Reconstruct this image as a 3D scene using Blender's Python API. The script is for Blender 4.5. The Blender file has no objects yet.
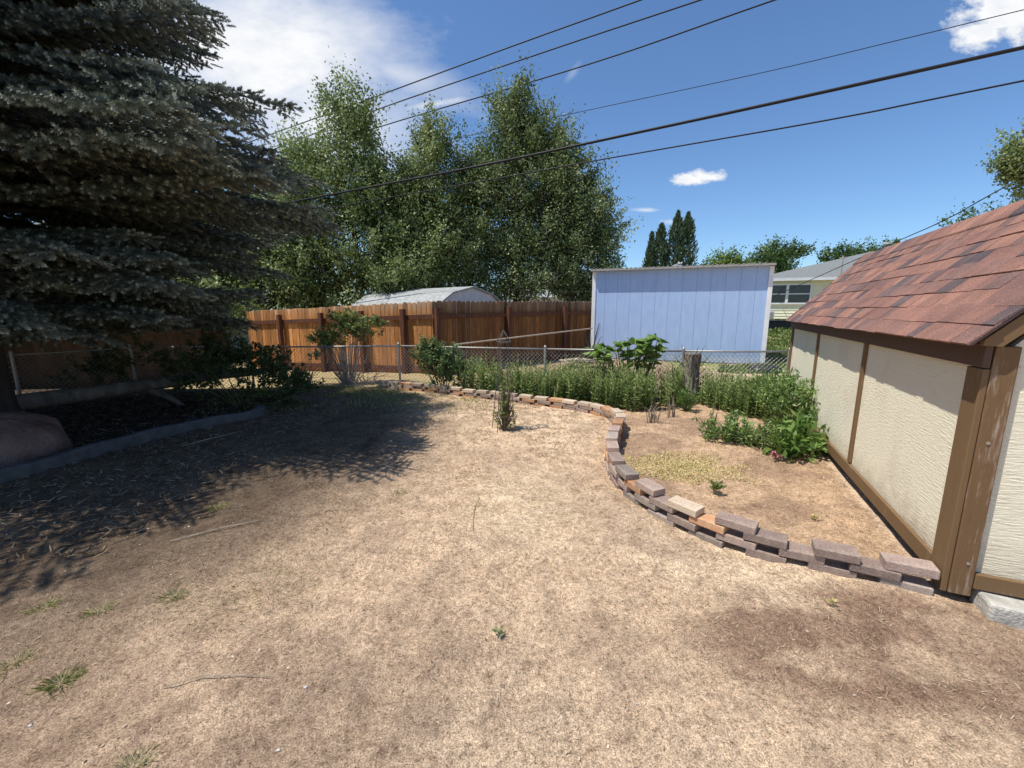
import bpy, math, random
import numpy as np
from mathutils import Vector, Matrix

rng = np.random.default_rng(7)
random.seed(7)
scn = bpy.context.scene
col = scn.collection
R = math.radians

# ------------------------------------------------------------------ sun
SUN_H = (-0.96, -0.28)            # horizontal direction towards the sun
SUN_EL = R(65)

# ------------------------------------------------------------------ noise helpers (numpy value noise)
def _hash(ix, iy, seed):
    h = (ix.astype(np.int64) * 374761393 + iy.astype(np.int64) * 668265263 + seed * 974711) & 0x7fffffff
    h = ((h ^ (h >> 13)) * 1274126177) & 0x7fffffff
    h = h ^ (h >> 16)
    return (h & 0xffff) / 65535.0

def vnoise(x, y, seed=0):
    x = np.asarray(x, float); y = np.asarray(y, float)
    ix = np.floor(x); iy = np.floor(y)
    fx = x - ix; fy = y - iy
    fx = fx * fx * (3 - 2 * fx); fy = fy * fy * (3 - 2 * fy)
    a = _hash(ix, iy, seed); b = _hash(ix + 1, iy, seed)
    c = _hash(ix, iy + 1, seed); d = _hash(ix + 1, iy + 1, seed)
    return (a * (1 - fx) + b * fx) * (1 - fy) + (c * (1 - fx) + d * fx) * fy

def fbm(x, y, seed=0, oct=4):
    s = 0; a = 0.5; n = 0
    for i in range(oct):
        s = s + a * vnoise(np.asarray(x) * 2 ** i, np.asarray(y) * 2 ** i, seed + i * 17); n += a; a *= 0.5
    return s / n

def sstep(a, b, x):
    t = np.clip((np.asarray(x, float) - a) / (b - a), 0, 1)
    return t * t * (3 - 2 * t)

def seg_dist(px, py, pts):
    """distance of points to a polyline"""
    best = np.full(np.shape(px), 1e9)
    for (x0, y0), (x1, y1) in zip(pts[:-1], pts[1:]):
        dx, dy = x1 - x0, y1 - y0
        t = np.clip(((px - x0) * dx + (py - y0) * dy) / (dx * dx + dy * dy), 0, 1)
        best = np.minimum(best, np.hypot(px - x0 - t * dx, py - y0 - t * dy))
    return best

def in_poly(px, py, poly):
    inside = np.zeros(np.shape(px), bool)
    n = len(poly)
    for i in range(n):
        x0, y0 = poly[i]; x1, y1 = poly[(i + 1) % n]
        c = ((y0 > py) != (y1 > py)) & (px < (x1 - x0) * (py - y0) / (y1 - y0 + 1e-12) + x0)
        inside ^= c
    return inside

# ------------------------------------------------------------------ terrain
BRICK_PATH = [(-2.30, 7.02), (-1.4, 6.66), (-0.48, 6.20), (0.30, 5.78), (0.85, 5.42), (1.16, 5.02), (1.20, 4.55),
              (1.05, 4.10), (0.90, 3.65), (0.82, 3.25), (0.82, 2.90), (0.92, 2.55), (1.12, 2.26), (1.38, 2.05), (1.68, 1.89), (1.955, 1.752)]
EDGE_PATH = [(-4.4, 2.62), (-4.05, 2.85), (-3.87, 3.15), (-3.82, 3.5), (-3.76, 3.9), (-3.6, 4.35), (-3.35, 4.72), (-3.15, 4.95), (-3.14, 5.15), (-3.3, 5.3)]

def hraw(x, y):
    x = np.asarray(x, float); y = np.asarray(y, float)
    h = -0.19 * sstep(0, 1, (-1.6 - x) / 4.2) * sstep(6.6, 8.2, y)
    h = h + 0.72 * sstep(11, 24, y) * sstep(3.5, 8, x)
    h = h + 0.03 * (fbm(x * 0.5, y * 0.5, 3, 2) - 0.5)
    bed = in_poly(x, y, BRICK_PATH + [(3.6, 5.6), (3.6, 6.2), (-2.0, 7.0)])
    h = h + 0.0 * bed
    return h

def h1(x, y):
    return float(hraw(np.array([x]), np.array([y]))[0])

# ------------------------------------------------------------------ object helpers
def tag(o, label=None, cat=None, group=None, kind=None):
    if label: o['label'] = label
    if cat: o['category'] = cat
    if group: o['group'] = group
    if kind: o['kind'] = kind
    return o

def empty(name, loc=(0, 0, 0), rz=0.0, label=None, cat=None, group=None):
    o = bpy.data.objects.new(name, None); col.objects.link(o)
    o.location = loc; o.rotation_euler = (0, 0, rz)
    o.empty_display_size = 0.1
    return tag(o, label, cat, group)

class MB:
    def __init__(self):
        self.v = []; self.f = []; self.s = []
    def add(self, verts, faces, shade=0.5):
        b = len(self.v)
        self.v.extend([tuple(p) for p in verts])
        for f in faces:
            self.f.append(tuple(b + i for i in f)); self.s.append(shade)
        return self
    def box(self, c, size, rz=0.0, shade=0.5, ry=0.0, rx=0.0):
        sx, sy, sz = [d / 2 for d in size]
        M = Matrix.Translation(Vector(c)) @ Matrix.Rotation(rz, 4, 'Z') @ Matrix.Rotation(ry, 4, 'Y') @ Matrix.Rotation(rx, 4, 'X')
        vs = [M @ Vector((x, y, z)) for x in (-sx, sx) for y in (-sy, sy) for z in (-sz, sz)]
        fs = [(0, 1, 3, 2), (4, 6, 7, 5), (0, 4, 5, 1), (2, 3, 7, 6), (0, 2, 6, 4), (1, 5, 7, 3)]
        return self.add(vs, fs, shade)
    def bb(self, lo, hi, shade=0.5):
        c = [(a + b) / 2 for a, b in zip(lo, hi)]; s = [b - a for a, b in zip(lo, hi)]
        return self.box(c, s, shade=shade)
    def tube(self, pts, r, n=8, shade=0.5, cap=True):
        pts = [Vector(p) for p in pts]
        rs = r if isinstance(r, (list, tuple)) else [r] * len(pts)
        b = len(self.v); prev = None
        for i, p in enumerate(pts):
            t = (pts[min(i + 1, len(pts) - 1)] - pts[max(i - 1, 0)]).normalized()
            if prev is None:
                a = Vector((0, 0, 1)) if abs(t.z) < 0.9 else Vector((1, 0, 0))
                u = t.cross(a).normalized()
            else:
                u = (prev - t * prev.dot(t))
                u = u.normalized() if u.length > 1e-6 else t.orthogonal().normalized()
            prev = u; w = t.cross(u)
            for k in range(n):
                a = 2 * math.pi * k / n
                self.v.append(tuple(p + (u * math.cos(a) + w * math.sin(a)) * rs[i]))
        for i in range(len(pts) - 1):
            for k in range(n):
                k2 = (k + 1) % n
                self.f.append((b + i * n + k, b + i * n + k2, b + (i + 1) * n + k2, b + (i + 1) * n + k)); self.s.append(shade)
        if cap:
            self.f.append(tuple(b + k for k in range(n - 1, -1, -1))); self.s.append(shade)
            e = b + (len(pts) - 1) * n
            self.f.append(tuple(e + k for k in range(n))); self.s.append(shade)
        return self
    def prism(self, prof, y0, y1, shade=0.5):
        """profile in xz extruded along y"""
        n = len(prof)
        vs = [(x, y0, z) for x, z in prof] + [(x, y1, z) for x, z in prof]
        fs = [tuple(range(n)), tuple(range(2 * n - 1, n - 1, -1))]
        fs += [(i, i + n, (i + 1) % n + n, (i + 1) % n) for i in range(n)]
        return self.add(vs, fs, shade)
    def build(self, name, m, parent=None, bevel=0.0, smooth=False):
        me = bpy.data.meshes.new(name)
        me.from_pydata(self.v, [], self.f)
        at = me.attributes.new('shade', 'FLOAT', 'FACE')
        at.data.foreach_set('value', np.array(self.s, dtype=np.float32))
        me.materials.append(m)
        if smooth:
            me.polygons.foreach_set('use_smooth', np.ones(len(me.polygons), bool))
        o = bpy.data.objects.new(name, me); col.objects.link(o)
        if parent: o.parent = parent
        if bevel > 0:
            md = o.modifiers.new('bevel', 'BEVEL'); md.width = bevel; md.segments = 2; md.limit_method = 'ANGLE'
        return o

def poly_mesh(name, V, k, shade, m, parent=None):
    """V: (N*k,3) verts of N separate k-gons; shade: (N,)"""
    N = len(V) // k
    me = bpy.data.meshes.new(name)
    me.vertices.add(N * k); me.vertices.foreach_set('co', np.ascontiguousarray(V, dtype=np.float32).ravel())
    me.loops.add(N * k); me.loops.foreach_set('vertex_index', np.arange(N * k, dtype=np.int32))
    me.polygons.add(N); me.polygons.foreach_set('loop_start', np.arange(0, N * k, k, dtype=np.int32))
    me.update(calc_edges=True)
    at = me.attributes.new('shade', 'FLOAT', 'FACE'); at.data.foreach_set('value', np.asarray(shade, dtype=np.float32))
    me.materials.append(m)
    o = bpy.data.objects.new(name, me); col.objects.link(o)
    if parent: o.parent = parent
    return o

def unit(v):
    return v / (np.linalg.norm(v, axis=-1, keepdims=True) + 1e-9)

def rand_dirs(n):
    return unit(rng.normal(size=(n, 3)))

def leaf_quads(C, D, Nrm, L, W):
    """diamond leaves: centre C, long axis D, normal hint Nrm, length L, width W"""
    D = unit(D); S = unit(np.cross(Nrm, D))
    L = np.asarray(L).reshape(-1, 1); W = np.asarray(W).reshape(-1, 1)
    a = C - D * L / 2; b = C + S * W / 2 - D * L * 0.05; c = C + D * L / 2; d = C - S * W / 2 - D * L * 0.05
    return np.stack([a, b, c, d], axis=1).reshape(-1, 3)

# ------------------------------------------------------------------ materials
def newmat(name):
    m = bpy.data.materials.new(name); m.use_nodes = True
    nt = m.node_tree; nt.nodes.clear()
    out = nt.nodes.new('ShaderNodeOutputMaterial')
    return m, nt, out

class NT:
    def __init__(self, nt): self.nt = nt
    def n(self, t, **kw):
        nd = self.nt.nodes.new(t)
        for k, v in kw.items():
            if k in nd.inputs: 
                self.set(nd, k, v)
            else: setattr(nd, k, v)
        return nd
    def set(self, nd, k, v):
        if hasattr(v, 'is_linked') or isinstance(v, bpy.types.NodeSocket): self.nt.links.new(v, nd.inputs[k])
        else: nd.inputs[k].default_value = v
    def link(self, a, b): self.nt.links.new(a, b)
    def coord(self, kind='Object'): return self.nt.nodes.new('ShaderNodeTexCoord').outputs[kind]
    def mapping(self, vec, scale=(1, 1, 1), rot=(0, 0, 0), loc=(0, 0, 0)):
        m = self.nt.nodes.new('ShaderNodeMapping'); self.link(vec, m.inputs['Vector'])
        m.inputs['Scale'].default_value = scale; m.inputs['Rotation'].default_value = rot; m.inputs['Location'].default_value = loc
        return m.outputs['Vector']
    def noise(self, vec, scale=5, detail=5, rough=0.55):
        n = self.nt.nodes.new('ShaderNodeTexNoise'); self.link(vec, n.inputs['Vector'])
        n.inputs['Scale'].default_value = scale; n.inputs['Detail'].default_value = detail; n.inputs['Roughness'].default_value = rough
        return n.outputs['Fac']
    def ramp(self, fac, stops, interp='LINEAR'):
        r = self.nt.nodes.new('ShaderNodeValToRGB'); self.link(fac, r.inputs['Fac'])
        r.color_ramp.interpolation = interp
        el = r.color_ramp.elements
        while len(el) < len(stops): el.new(0.5)
        for e, (p, c) in zip(el, stops):
            e.position = p; e.color = (*c, 1) if len(c) == 3 else c
        return r.outputs['Color']
    def attr(self, name='shade'):
        a = self.nt.nodes.new('ShaderNodeAttribute'); a.attribute_name = name
        return a
    def mix(self, a, b, fac, blend='MIX'):
        m = self.nt.nodes.new('ShaderNodeMix'); m.data_type = 'RGBA'; m.blend_type = blend
        for k, v in ((6, a), (7, b)):
            if isinstance(v, bpy.types.NodeSocket): self.link(v, m.inputs[k])
            else: m.inputs[k].default_value = (*v, 1)
        if isinstance(fac, bpy.types.NodeSocket): self.link(fac, m.inputs[0])
        else: m.inputs[0].default_value = fac
        return m.outputs[2]
    def math(self, op, a, b=0.0, clamp=False):
        m = self.nt.nodes.new('ShaderNodeMath'); m.operation = op; m.use_clamp = clamp
        for i, v in enumerate((a, b)):
            if isinstance(v, bpy.types.NodeSocket): self.link(v, m.inputs[i])
            else: m.inputs[i].default_value = v
        return m.outputs[0]
    def bump(self, h, strength=0.3, dist=0.01):
        b = self.nt.nodes.new('ShaderNodeBump'); self.link(h, b.inputs['Height'])
        b.inputs['Strength'].default_value = strength; b.inputs['Distance'].default_value = dist
        return b.outputs['Normal']
    def bsdf(self, color, rough=0.8, normal=None, spec=0.3, metal=0.0):
        p = self.nt.nodes.new('ShaderNodeBsdfPrincipled')
        if isinstance(color, bpy.types.NodeSocket): self.link(color, p.inputs['Base Color'])
        else: p.inputs['Base Color'].default_value = (*color, 1)
        if isinstance(rough, bpy.types.NodeSocket): self.link(rough, p.inputs['Roughness'])
        else: p.inputs['Roughness'].default_value = rough
        p.inputs['Specular IOR Level'].default_value = spec; p.inputs['Metallic'].default_value = metal
        if normal: self.link(normal, p.inputs['Normal'])
        return p.outputs[0]

def leaf_mat(name, stops, trans=0.35, tcol=(0.16, 0.26, 0.04), rough=0.5, spec=0.25):
    m, nt, out = newmat(name); N = NT(nt)
    c = N.ramp(N.attr().outputs['Fac'], stops)
    b = N.bsdf(c, rough, spec=spec)
    t = nt.nodes.new('ShaderNodeBsdfTranslucent')
    tc = N.mix(c, tcol, 0.5); N.link(tc, t.inputs['Color'])
    mx = nt.nodes.new('ShaderNodeMixShader'); mx.inputs[0].default_value = trans
    N.link(b, mx.inputs[1]); N.link(t.outputs[0], mx.inputs[2]); N.link(mx.outputs[0], out.inputs[0])
    return m

def simple_mat(name, c1, c2, scale=8, rough=0.8, bump=0.2, bdist=0.01, stretch=(1, 1, 1), spec=0.3, metal=0.0, shade=0.0, detail=6):
    """noise mix of two colours, optional variation by the face attribute"""
    m, nt, out = newmat(name); N = NT(nt)
    v = N.mapping(N.coord(), stretch)
    f = N.noise(v, scale, detail)
    c = N.ramp(f, [(0.3, c1), (0.7, c2)])
    if shade > 0:
        k = N.math('ADD', N.math('MULTIPLY', N.attr().outputs['Fac'], 2 * shade), 1 - shade)
        vm = nt.nodes.new('ShaderNodeVectorMath'); vm.operation = 'SCALE'; N.link(c, vm.inputs[0]); N.link(k, vm.inputs['Scale'])
        c = vm.outputs[0]
    nrm = N.bump(N.noise(v, scale * 6, 4), bump, bdist) if bump > 0 else None
    N.link(N.bsdf(c, rough, nrm, spec, metal), out.inputs[0])
    return m

def bark_mat(name, c1, c2):
    return simple_mat(name, c1, c2, 10, 0.9, 0.6, 0.02, (1, 1, 0.25))

# --- ground
def ground_material():
    m, nt, out = newmat('ground_soil'); N = NT(nt)
    P = N.coord('Object')
    base = N.attr('tint').outputs['Color']
    fine = N.noise(P, 42, 8, 0.78)
    grit = N.noise(P, 190, 4, 0.75)
    mid = N.noise(P, 9, 6, 0.68)
    vo = nt.nodes.new('ShaderNodeTexVoronoi'); vo.feature = 'F1'
    wv = nt.nodes.new('ShaderNodeVectorMath'); wv.operation = 'ADD'; N.link(P, wv.inputs[0])
    wn_ = nt.nodes.new('ShaderNodeTexNoise'); N.link(P, wn_.inputs['Vector']); wn_.inputs['Scale'].default_value = 60
    ws = nt.nodes.new('ShaderNodeVectorMath'); ws.operation = 'SCALE'; N.link(wn_.outputs['Color'], ws.inputs[0]); ws.inputs['Scale'].default_value = 0.02
    N.link(ws.outputs[0], wv.inputs[1]); N.link(wv.outputs[0], vo.inputs['Vector']); vo.inputs['Scale'].default_value = 38
    k = N.ramp(fine, [(0.31, (0.28, 0.25, 0.23)), (0.42, (0.80, 0.78, 0.76)), (0.55, (1.08, 1.08, 1.07)), (0.70, (1.42, 1.42, 1.40))])
    kg = N.ramp(grit, [(0.33, (0.32, 0.30, 0.28)), (0.48, (1.0, 1.0, 1.0)), (0.66, (1.7, 1.7, 1.7))])
    k2 = N.ramp(mid, [(0.3, (0.66, 0.63, 0.62)), (0.5, (1.0, 1.0, 1.0)), (0.72, (1.2, 1.2, 1.18))])
    c = N.mix(base, k, 1.0, 'MULTIPLY'); c = N.mix(c, k2, 1.0, 'MULTIPLY'); c = N.mix(c, kg, 1.0, 'MULTIPLY')
    h = N.math('ADD', N.math('MULTIPLY', fine, 0.75), N.math('MULTIPLY', grit, 0.25))
    h = N.math('SUBTRACT', h, N.math('MULTIPLY', vo.outputs['Distance'], 0.25))
    nrm = N.bump(h, 0.9, 0.03)
    N.link(N.bsdf(c, 0.95, nrm, 0.08), out.inputs[0])
    return m

MAT = {}
MAT['ground'] = ground_material()
MAT['straw'] = leaf_mat('dry_straw', [(0.0, (0.22, 0.15, 0.09)), (0.35, (0.44, 0.325, 0.21)), (0.7, (0.60, 0.47, 0.32)), (1.0, (0.76, 0.63, 0.45))], 0.15, (0.5, 0.4, 0.2), 0.7)
MAT['grass'] = leaf_mat('green_grass', [(0.0, (0.10, 0.14, 0.03)), (0.5, (0.17, 0.22, 0.06)), (0.8, (0.32, 0.32, 0.12)), (1.0, (0.5, 0.42, 0.2))], 0.3)
MAT['tuft'] = leaf_mat('half_dry_grass', [(0.0, (0.12, 0.15, 0.05)), (0.4, (0.22, 0.24, 0.09)), (0.7, (0.40, 0.36, 0.19)), (1.0, (0.6, 0.5, 0.33))], 0.25)
MAT['lawn'] = leaf_mat('lawn_grass', [(0.0, (0.06, 0.11, 0.02)), (0.6, (0.13, 0.19, 0.045)), (1.0, (0.34, 0.32, 0.13))], 0.3)
MAT['yellow'] = leaf_mat('yellowed_cover', [(0.0, (0.34, 0.27, 0.10)), (0.5, (0.58, 0.48, 0.20)), (1.0, (0.70, 0.62, 0.33))], 0.2, (0.5, 0.45, 0.1))
MAT['phlox'] = leaf_mat('bed_leaves', [(0.0, (0.07, 0.11, 0.035)), (0.45, (0.18, 0.25, 0.075)), (0.8, (0.34, 0.41, 0.15)), (1.0, (0.55, 0.55, 0.28))], 0.3)
MAT['shrub'] = leaf_mat('shrub_leaves', [(0.0, (0.05, 0.09, 0.03)), (0.5, (0.14, 0.20, 0.075)), (1.0, (0.30, 0.36, 0.17))], 0.25)
MAT['dark_shrub'] = leaf_mat('dark_shrub_leaves', [(0.0, (0.025, 0.04, 0.015)), (0.6, (0.06, 0.085, 0.03)), (1.0, (0.12, 0.15, 0.05))], 0.2)
MAT['peony'] = leaf_mat('peony_leaves', [(0.0, (0.045, 0.09, 0.025)), (0.5, (0.17, 0.26, 0.07)), (1.0, (0.42, 0.52, 0.20))], 0.3, spec=0.4, rough=0.4)
MAT['bigleaf'] = leaf_mat('big_leaves', [(0.0, (0.05, 0.11, 0.02)), (0.5, (0.13, 0.22, 0.045)), (1.0, (0.28, 0.40, 0.11))], 0.35)
MAT['rose'] = leaf_mat('rose_leaves', [(0.0, (0.08, 0.11, 0.03)), (0.5, (0.20, 0.24, 0.08)), (1.0, (0.42, 0.42, 0.2))], 0.3)
MAT['tree_pale'] = leaf_mat('pale_tree_leaves', [(0.0, (0.075, 0.11, 0.03)), (0.5, (0.23, 0.285, 0.095)), (1.0, (0.50, 0.55, 0.26))], 0.3, (0.17, 0.24, 0.05))
MAT['tree_mid'] = leaf_mat('mid_tree_leaves', [(0.0, (0.06, 0.092, 0.03)), (0.5, (0.20, 0.25, 0.085)), (1.0, (0.48, 0.53, 0.25))], 0.3, (0.15, 0.22, 0.03))
MAT['tree_dark'] = leaf_mat('dark_tree_leaves', [(0.0, (0.05, 0.08, 0.03)), (0.5, (0.175, 0.22, 0.08)), (1.0, (0.46, 0.50, 0.26))], 0.28, (0.12, 0.2, 0.03))
MAT['tree_far'] = leaf_mat('far_tree_leaves', [(0.0, (0.04, 0.075, 0.02)), (0.5, (0.09, 0.14, 0.04)), (1.0, (0.2, 0.27, 0.08))], 0.3)
MAT['tree_yellow'] = leaf_mat('bright_tree_leaves', [(0.0, (0.08, 0.12, 0.02)), (0.5, (0.2, 0.27, 0.05)), (1.0, (0.34, 0.40, 0.10))], 0.35)
MAT['juniper'] = leaf_mat('juniper_needles', [(0.0, (0.035, 0.06, 0.03)), (0.6, (0.10, 0.14, 0.075)), (1.0, (0.22, 0.26, 0.15))], 0.1)
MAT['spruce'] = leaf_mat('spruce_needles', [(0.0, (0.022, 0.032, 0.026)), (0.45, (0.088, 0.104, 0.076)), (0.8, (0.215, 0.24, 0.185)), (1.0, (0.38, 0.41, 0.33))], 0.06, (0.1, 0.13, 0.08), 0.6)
MAT['pink'] = simple_mat('pink_petals', (0.5, 0.16, 0.2), (0.7, 0.35, 0.38), 20, 0.7, 0)
MAT['bark'] = bark_mat('brown_bark', (0.06, 0.045, 0.032), (0.17, 0.125, 0.09))
MAT['spruce_bark'] = bark_mat('spruce_bark', (0.03, 0.024, 0.02), (0.085, 0.068, 0.055))
MAT['log'] = bark_mat('weathered_log', (0.10, 0.08, 0.06), (0.26, 0.215, 0.165))
MAT['stump'] = simple_mat('pale_stump_bark', (0.06, 0.05, 0.042), (0.46, 0.40, 0.33), 26, 0.95, 0.9, 0.03, (1, 1, 0.55), detail=8)
MAT['deadwood'] = simple_mat('dead_twigs', (0.22, 0.17, 0.12), (0.45, 0.38, 0.29), 20, 0.9, 0)
MAT['stem'] = simple_mat('green_stems', (0.10, 0.13, 0.04), (0.2, 0.2, 0.09), 20, 0.8, 0)
MAT['galv'] = simple_mat('galvanised_steel', (0.30, 0.29, 0.27), (0.44, 0.42, 0.39), 30, 0.5, 0.05, 0.002, metal=0.5, spec=0.5)
MAT['wire_black'] = simple_mat('black_cable', (0.008, 0.008, 0.010), (0.016, 0.016, 0.018), 10, 0.6, 0)
MAT['wire_dark'] = simple_mat('dark_iron_wire', (0.04, 0.035, 0.03), (0.10, 0.075, 0.055), 30, 0.7, 0)
MAT['trellis'] = simple_mat('grey_wire', (0.06, 0.055, 0.05), (0.15, 0.135, 0.12), 30, 0.6, 0)
MAT['pipe'] = simple_mat('tan_pipe', (0.34, 0.27, 0.20), (0.48, 0.40, 0.31), 12, 0.6, 0.1)
MAT['white_trim'] = simple_mat('white_trim_paint', (0.72, 0.72, 0.71), (0.82, 0.82, 0.81), 6, 0.6, 0.08)
MAT['concrete'] = simple_mat('grey_concrete', (0.34, 0.315, 0.27), (0.58, 0.55, 0.48), 14, 0.95, 0.6, 0.015)
MAT['edging'] = simple_mat('grey_edging', (0.075, 0.07, 0.066), (0.14, 0.13, 0.122), 12, 0.9, 0.4, 0.01)
MAT['boulder'] = simple_mat('red_boulder', (0.13, 0.07, 0.052), (0.27, 0.175, 0.135), 4, 0.95, 0.8, 0.04)
MAT['tarp'] = simple_mat('black_tarp', (0.012, 0.012, 0.014), (0.04, 0.04, 0.045), 10, 0.6, 0.4, 0.03)
MAT['plank'] = simple_mat('weathered_plank', (0.36, 0.28, 0.2), (0.56, 0.47, 0.37), 10, 0.85, 0.3, 0.005, (1, 6, 6), shade=0.2)
MAT['roof_metal'] = simple_mat('grey_roof_edge', (0.30, 0.29, 0.27), (0.42, 0.40, 0.37), 15, 0.6, 0.1)
MAT['glass_dark'] = simple_mat('dark_window_glass', (0.012, 0.014, 0.018), (0.03, 0.033, 0.04), 3, 0.08, 0, spec=0.6)
MAT['pebble'] = simple_mat('pale_pebble', (0.4, 0.37, 0.33), (0.65, 0.62, 0.57), 20, 0.8, 0.2)
MAT['grey_metal'] = simple_mat('grey_metal_siding', (0.55, 0.56, 0.57), (0.66, 0.66, 0.66), 5, 0.5, 0.05)
MAT['pale_roof'] = simple_mat('pale_shed_roof', (0.24, 0.25, 0.24), (0.44, 0.44, 0.42), 9, 0.8, 0.2)
MAT['wood_dark'] = simple_mat('old_dark_boards', (0.035, 0.024, 0.014), (0.09, 0.058, 0.034), 8, 0.9, 0.3, 0.005, (8, 8, 0.6), shade=0.3)

def fence_mat(name='stained_fence_wood', dark=1.0):
    m, nt, out = newmat(name); N = NT(nt)
    P = N.coord('Object')
    grain = N.noise(N.mapping(P, (30, 30, 1.3)), 3.0, 8, 0.72)
    c = N.ramp(grain, [(0.32, (0.10, 0.036, 0.013)), (0.44, (0.40, 0.165, 0.052)), (0.57, (0.60, 0.285, 0.10)), (0.72, (0.74, 0.43, 0.19))])
    sep = nt.nodes.new('ShaderNodeSeparateXYZ'); N.link(P, sep.inputs[0])
    blotch = N.noise(N.mapping(P, (5, 5, 0.8)), 3.0, 5)
    hz = N.math('ADD', sep.outputs['Z'], N.math('MULTIPLY', blotch, 0.75))
    g = N.ramp(hz, [(0.0, (0, 0, 0)), (1.0, (1, 1, 1))])
    topw = N.math('MULTIPLY', N.math('SUBTRACT', hz, 1.56), 2.2, True)
    c = N.mix(c, (0.56, 0.43, 0.30), topw)
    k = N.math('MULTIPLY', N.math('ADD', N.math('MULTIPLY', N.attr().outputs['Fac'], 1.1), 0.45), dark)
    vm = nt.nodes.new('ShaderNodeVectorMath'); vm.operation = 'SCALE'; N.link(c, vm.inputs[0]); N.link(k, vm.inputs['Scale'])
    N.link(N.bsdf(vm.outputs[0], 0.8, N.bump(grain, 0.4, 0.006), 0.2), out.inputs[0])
    return m
MAT['fence'] = fence_mat()
MAT['fence_shaded'] = fence_mat('shade_darkened_fence_wood', 0.36)  # same wood colours scaled darker, painting in the shade on the right-hand fence
MAT['fence_post'] = simple_mat('dark_red_post', (0.07, 0.026, 0.014), (0.16, 0.065, 0.035), 4, 0.8, 0.3, 0.005, (6, 6, 0.7))

def panel_mat():
    m, nt, out = newmat('cream_rough_siding'); N = NT(nt)
    P = N.coord('Object')
    g1 = N.noise(N.mapping(P, (7, 7, 46), (0.0, 0.0, 0.0)), 2.6, 6, 0.68)
    g2 = N.noise(N.mapping(P, (10, 10, 60)), 2.0, 3, 0.6)
    h = N.math('ADD', N.math('MULTIPLY', g1, 0.75), N.math('MULTIPLY', g2, 0.25))
    c = N.ramp(h, [(0.30, (0.42, 0.37, 0.27)), (0.39, (0.88, 0.81, 0.615)), (1.0, (0.94, 0.885, 0.69))])
    d = N.noise(P, 2.2, 5)
    c = N.mix(c, (0.62, 0.53, 0.40), N.ramp(d, [(0.55, (0, 0, 0)), (0.85, (0.6, 0.6, 0.6))]))
    sz = nt.nodes.new('ShaderNodeSeparateXYZ'); N.link(P, sz.inputs[0])
    spl = N.math('MULTIPLY', N.math('SUBTRACT', N.math('ADD', 0.16, N.math('MULTIPLY', N.noise(P, 9, 5), 0.28)), sz.outputs['Z']), 5.0, True)
    c = N.mix(c, (0.46, 0.36, 0.25), N.math('MULTIPLY', spl, 0.7))
    N.link(N.bsdf(c, 0.8, N.bump(h, 0.9, 0.014), 0.2), out.inputs[0])
    return m
MAT['panel'] = panel_mat()

def trim_mat(name, base, worn, amount):
    m, nt, out = newmat(name); N = NT(nt)
    P = N.coord('Object')
    g = N.noise(N.mapping(P, (26, 26, 2.0)), 2.0, 6, 0.7)
    w = N.noise(N.mapping(P, (3, 3, 1.4)), 2.5, 4)
    f = N.math('MULTIPLY', N.math('SUBTRACT', N.math('ADD', N.math('MULTIPLY', g, 0.9), N.math('MULTIPLY', w, 0.8)), amount), 6.0, True)
    c = N.mix(base, worn, f)
    c = N.mix(c, tuple(b * 0.6 for b in base), N.ramp(g, [(0.2, (0.7, 0.7, 0.7)), (0.45, (0, 0, 0))]))
    N.link(N.bsdf(c, 0.75, N.bump(g, 0.5, 0.004), 0.25), out.inputs[0])
    return m
MAT['trim'] = trim_mat('brown_trim_paint', (0.19, 0.115, 0.055), (0.36, 0.27, 0.19), 1.02)
MAT['trim_worn'] = trim_mat('worn_brown_trim', (0.18, 0.105, 0.05), (0.40, 0.31, 0.24), 0.895)
MAT['fascia'] = trim_mat('dark_brown_fascia', (0.115, 0.07, 0.05), (0.2, 0.14, 0.1), 1.1)

def shingle_mat():
    m, nt, out = newmat('red_brown_shingles'); N = NT(nt)
    P = N.coord('Object')
    f = N.attr().outputs['Fac']
    c = N.ramp(f, [(0.0, (0.10, 0.078, 0.08)), (0.25, (0.155, 0.107, 0.10)), (0.5, (0.235, 0.127, 0.10)), (0.75, (0.285, 0.15, 0.112)), (1.0, (0.35, 0.19, 0.135))])
    gr = N.noise(P, 260, 3, 0.7)
    k = N.ramp(gr, [(0.3, (0.4, 0.38, 0.38)), (0.5, (1, 1, 1)), (0.70, (2.0, 1.95, 1.9))])
    c = N.mix(c, k, 1.0, 'MULTIPLY')
    c = N.mix(c, N.ramp(N.noise(P, 5, 5), [(0.3, (0.75, 0.75, 0.78)), (0.7, (1.2, 1.18, 1.15))]), 1.0, 'MULTIPLY')
    N.link(N.bsdf(c, 0.9, N.bump(gr, 0.6, 0.004), 0.2), out.inputs[0])
    return m
MAT['shingle'] = shingle_mat()

def brick_mat(name, c1, c2):
    m, nt, out = newmat(name); N = NT(nt)
    P = N.coord('Object')
    oi = nt.nodes.new('ShaderNodeObjectInfo')
    a = N.noise(P, 14, 5); b = N.noise(P, 120, 3, 0.7)
    c = N.ramp(a, [(0.3, c1), (0.7, c2)])
    k = N.math('ADD', N.math('MULTIPLY', oi.outputs['Random'], 0.5), 0.75)
    vm = nt.nodes.new('ShaderNodeVectorMath'); vm.operation = 'SCALE'; N.link(c, vm.inputs[0]); N.link(k, vm.inputs['Scale'])
    cc = N.mix(vm.outputs[0], N.ramp(b, [(0.3, (0.7, 0.7, 0.7)), (0.7, (1.25, 1.25, 1.25))]), 1.0, 'MULTIPLY')
    st = N.noise(P, 7, 5, 0.7)
    cc = N.mix(cc, (0.44, 0.33, 0.22), N.ramp(st, [(0.55, (0, 0, 0)), (0.8, (0.5, 0.5, 0.5))]))
    N.link(N.bsdf(cc, 0.9, N.bump(b, 0.7, 0.006), 0.15), out.inputs[0])
    return m
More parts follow.
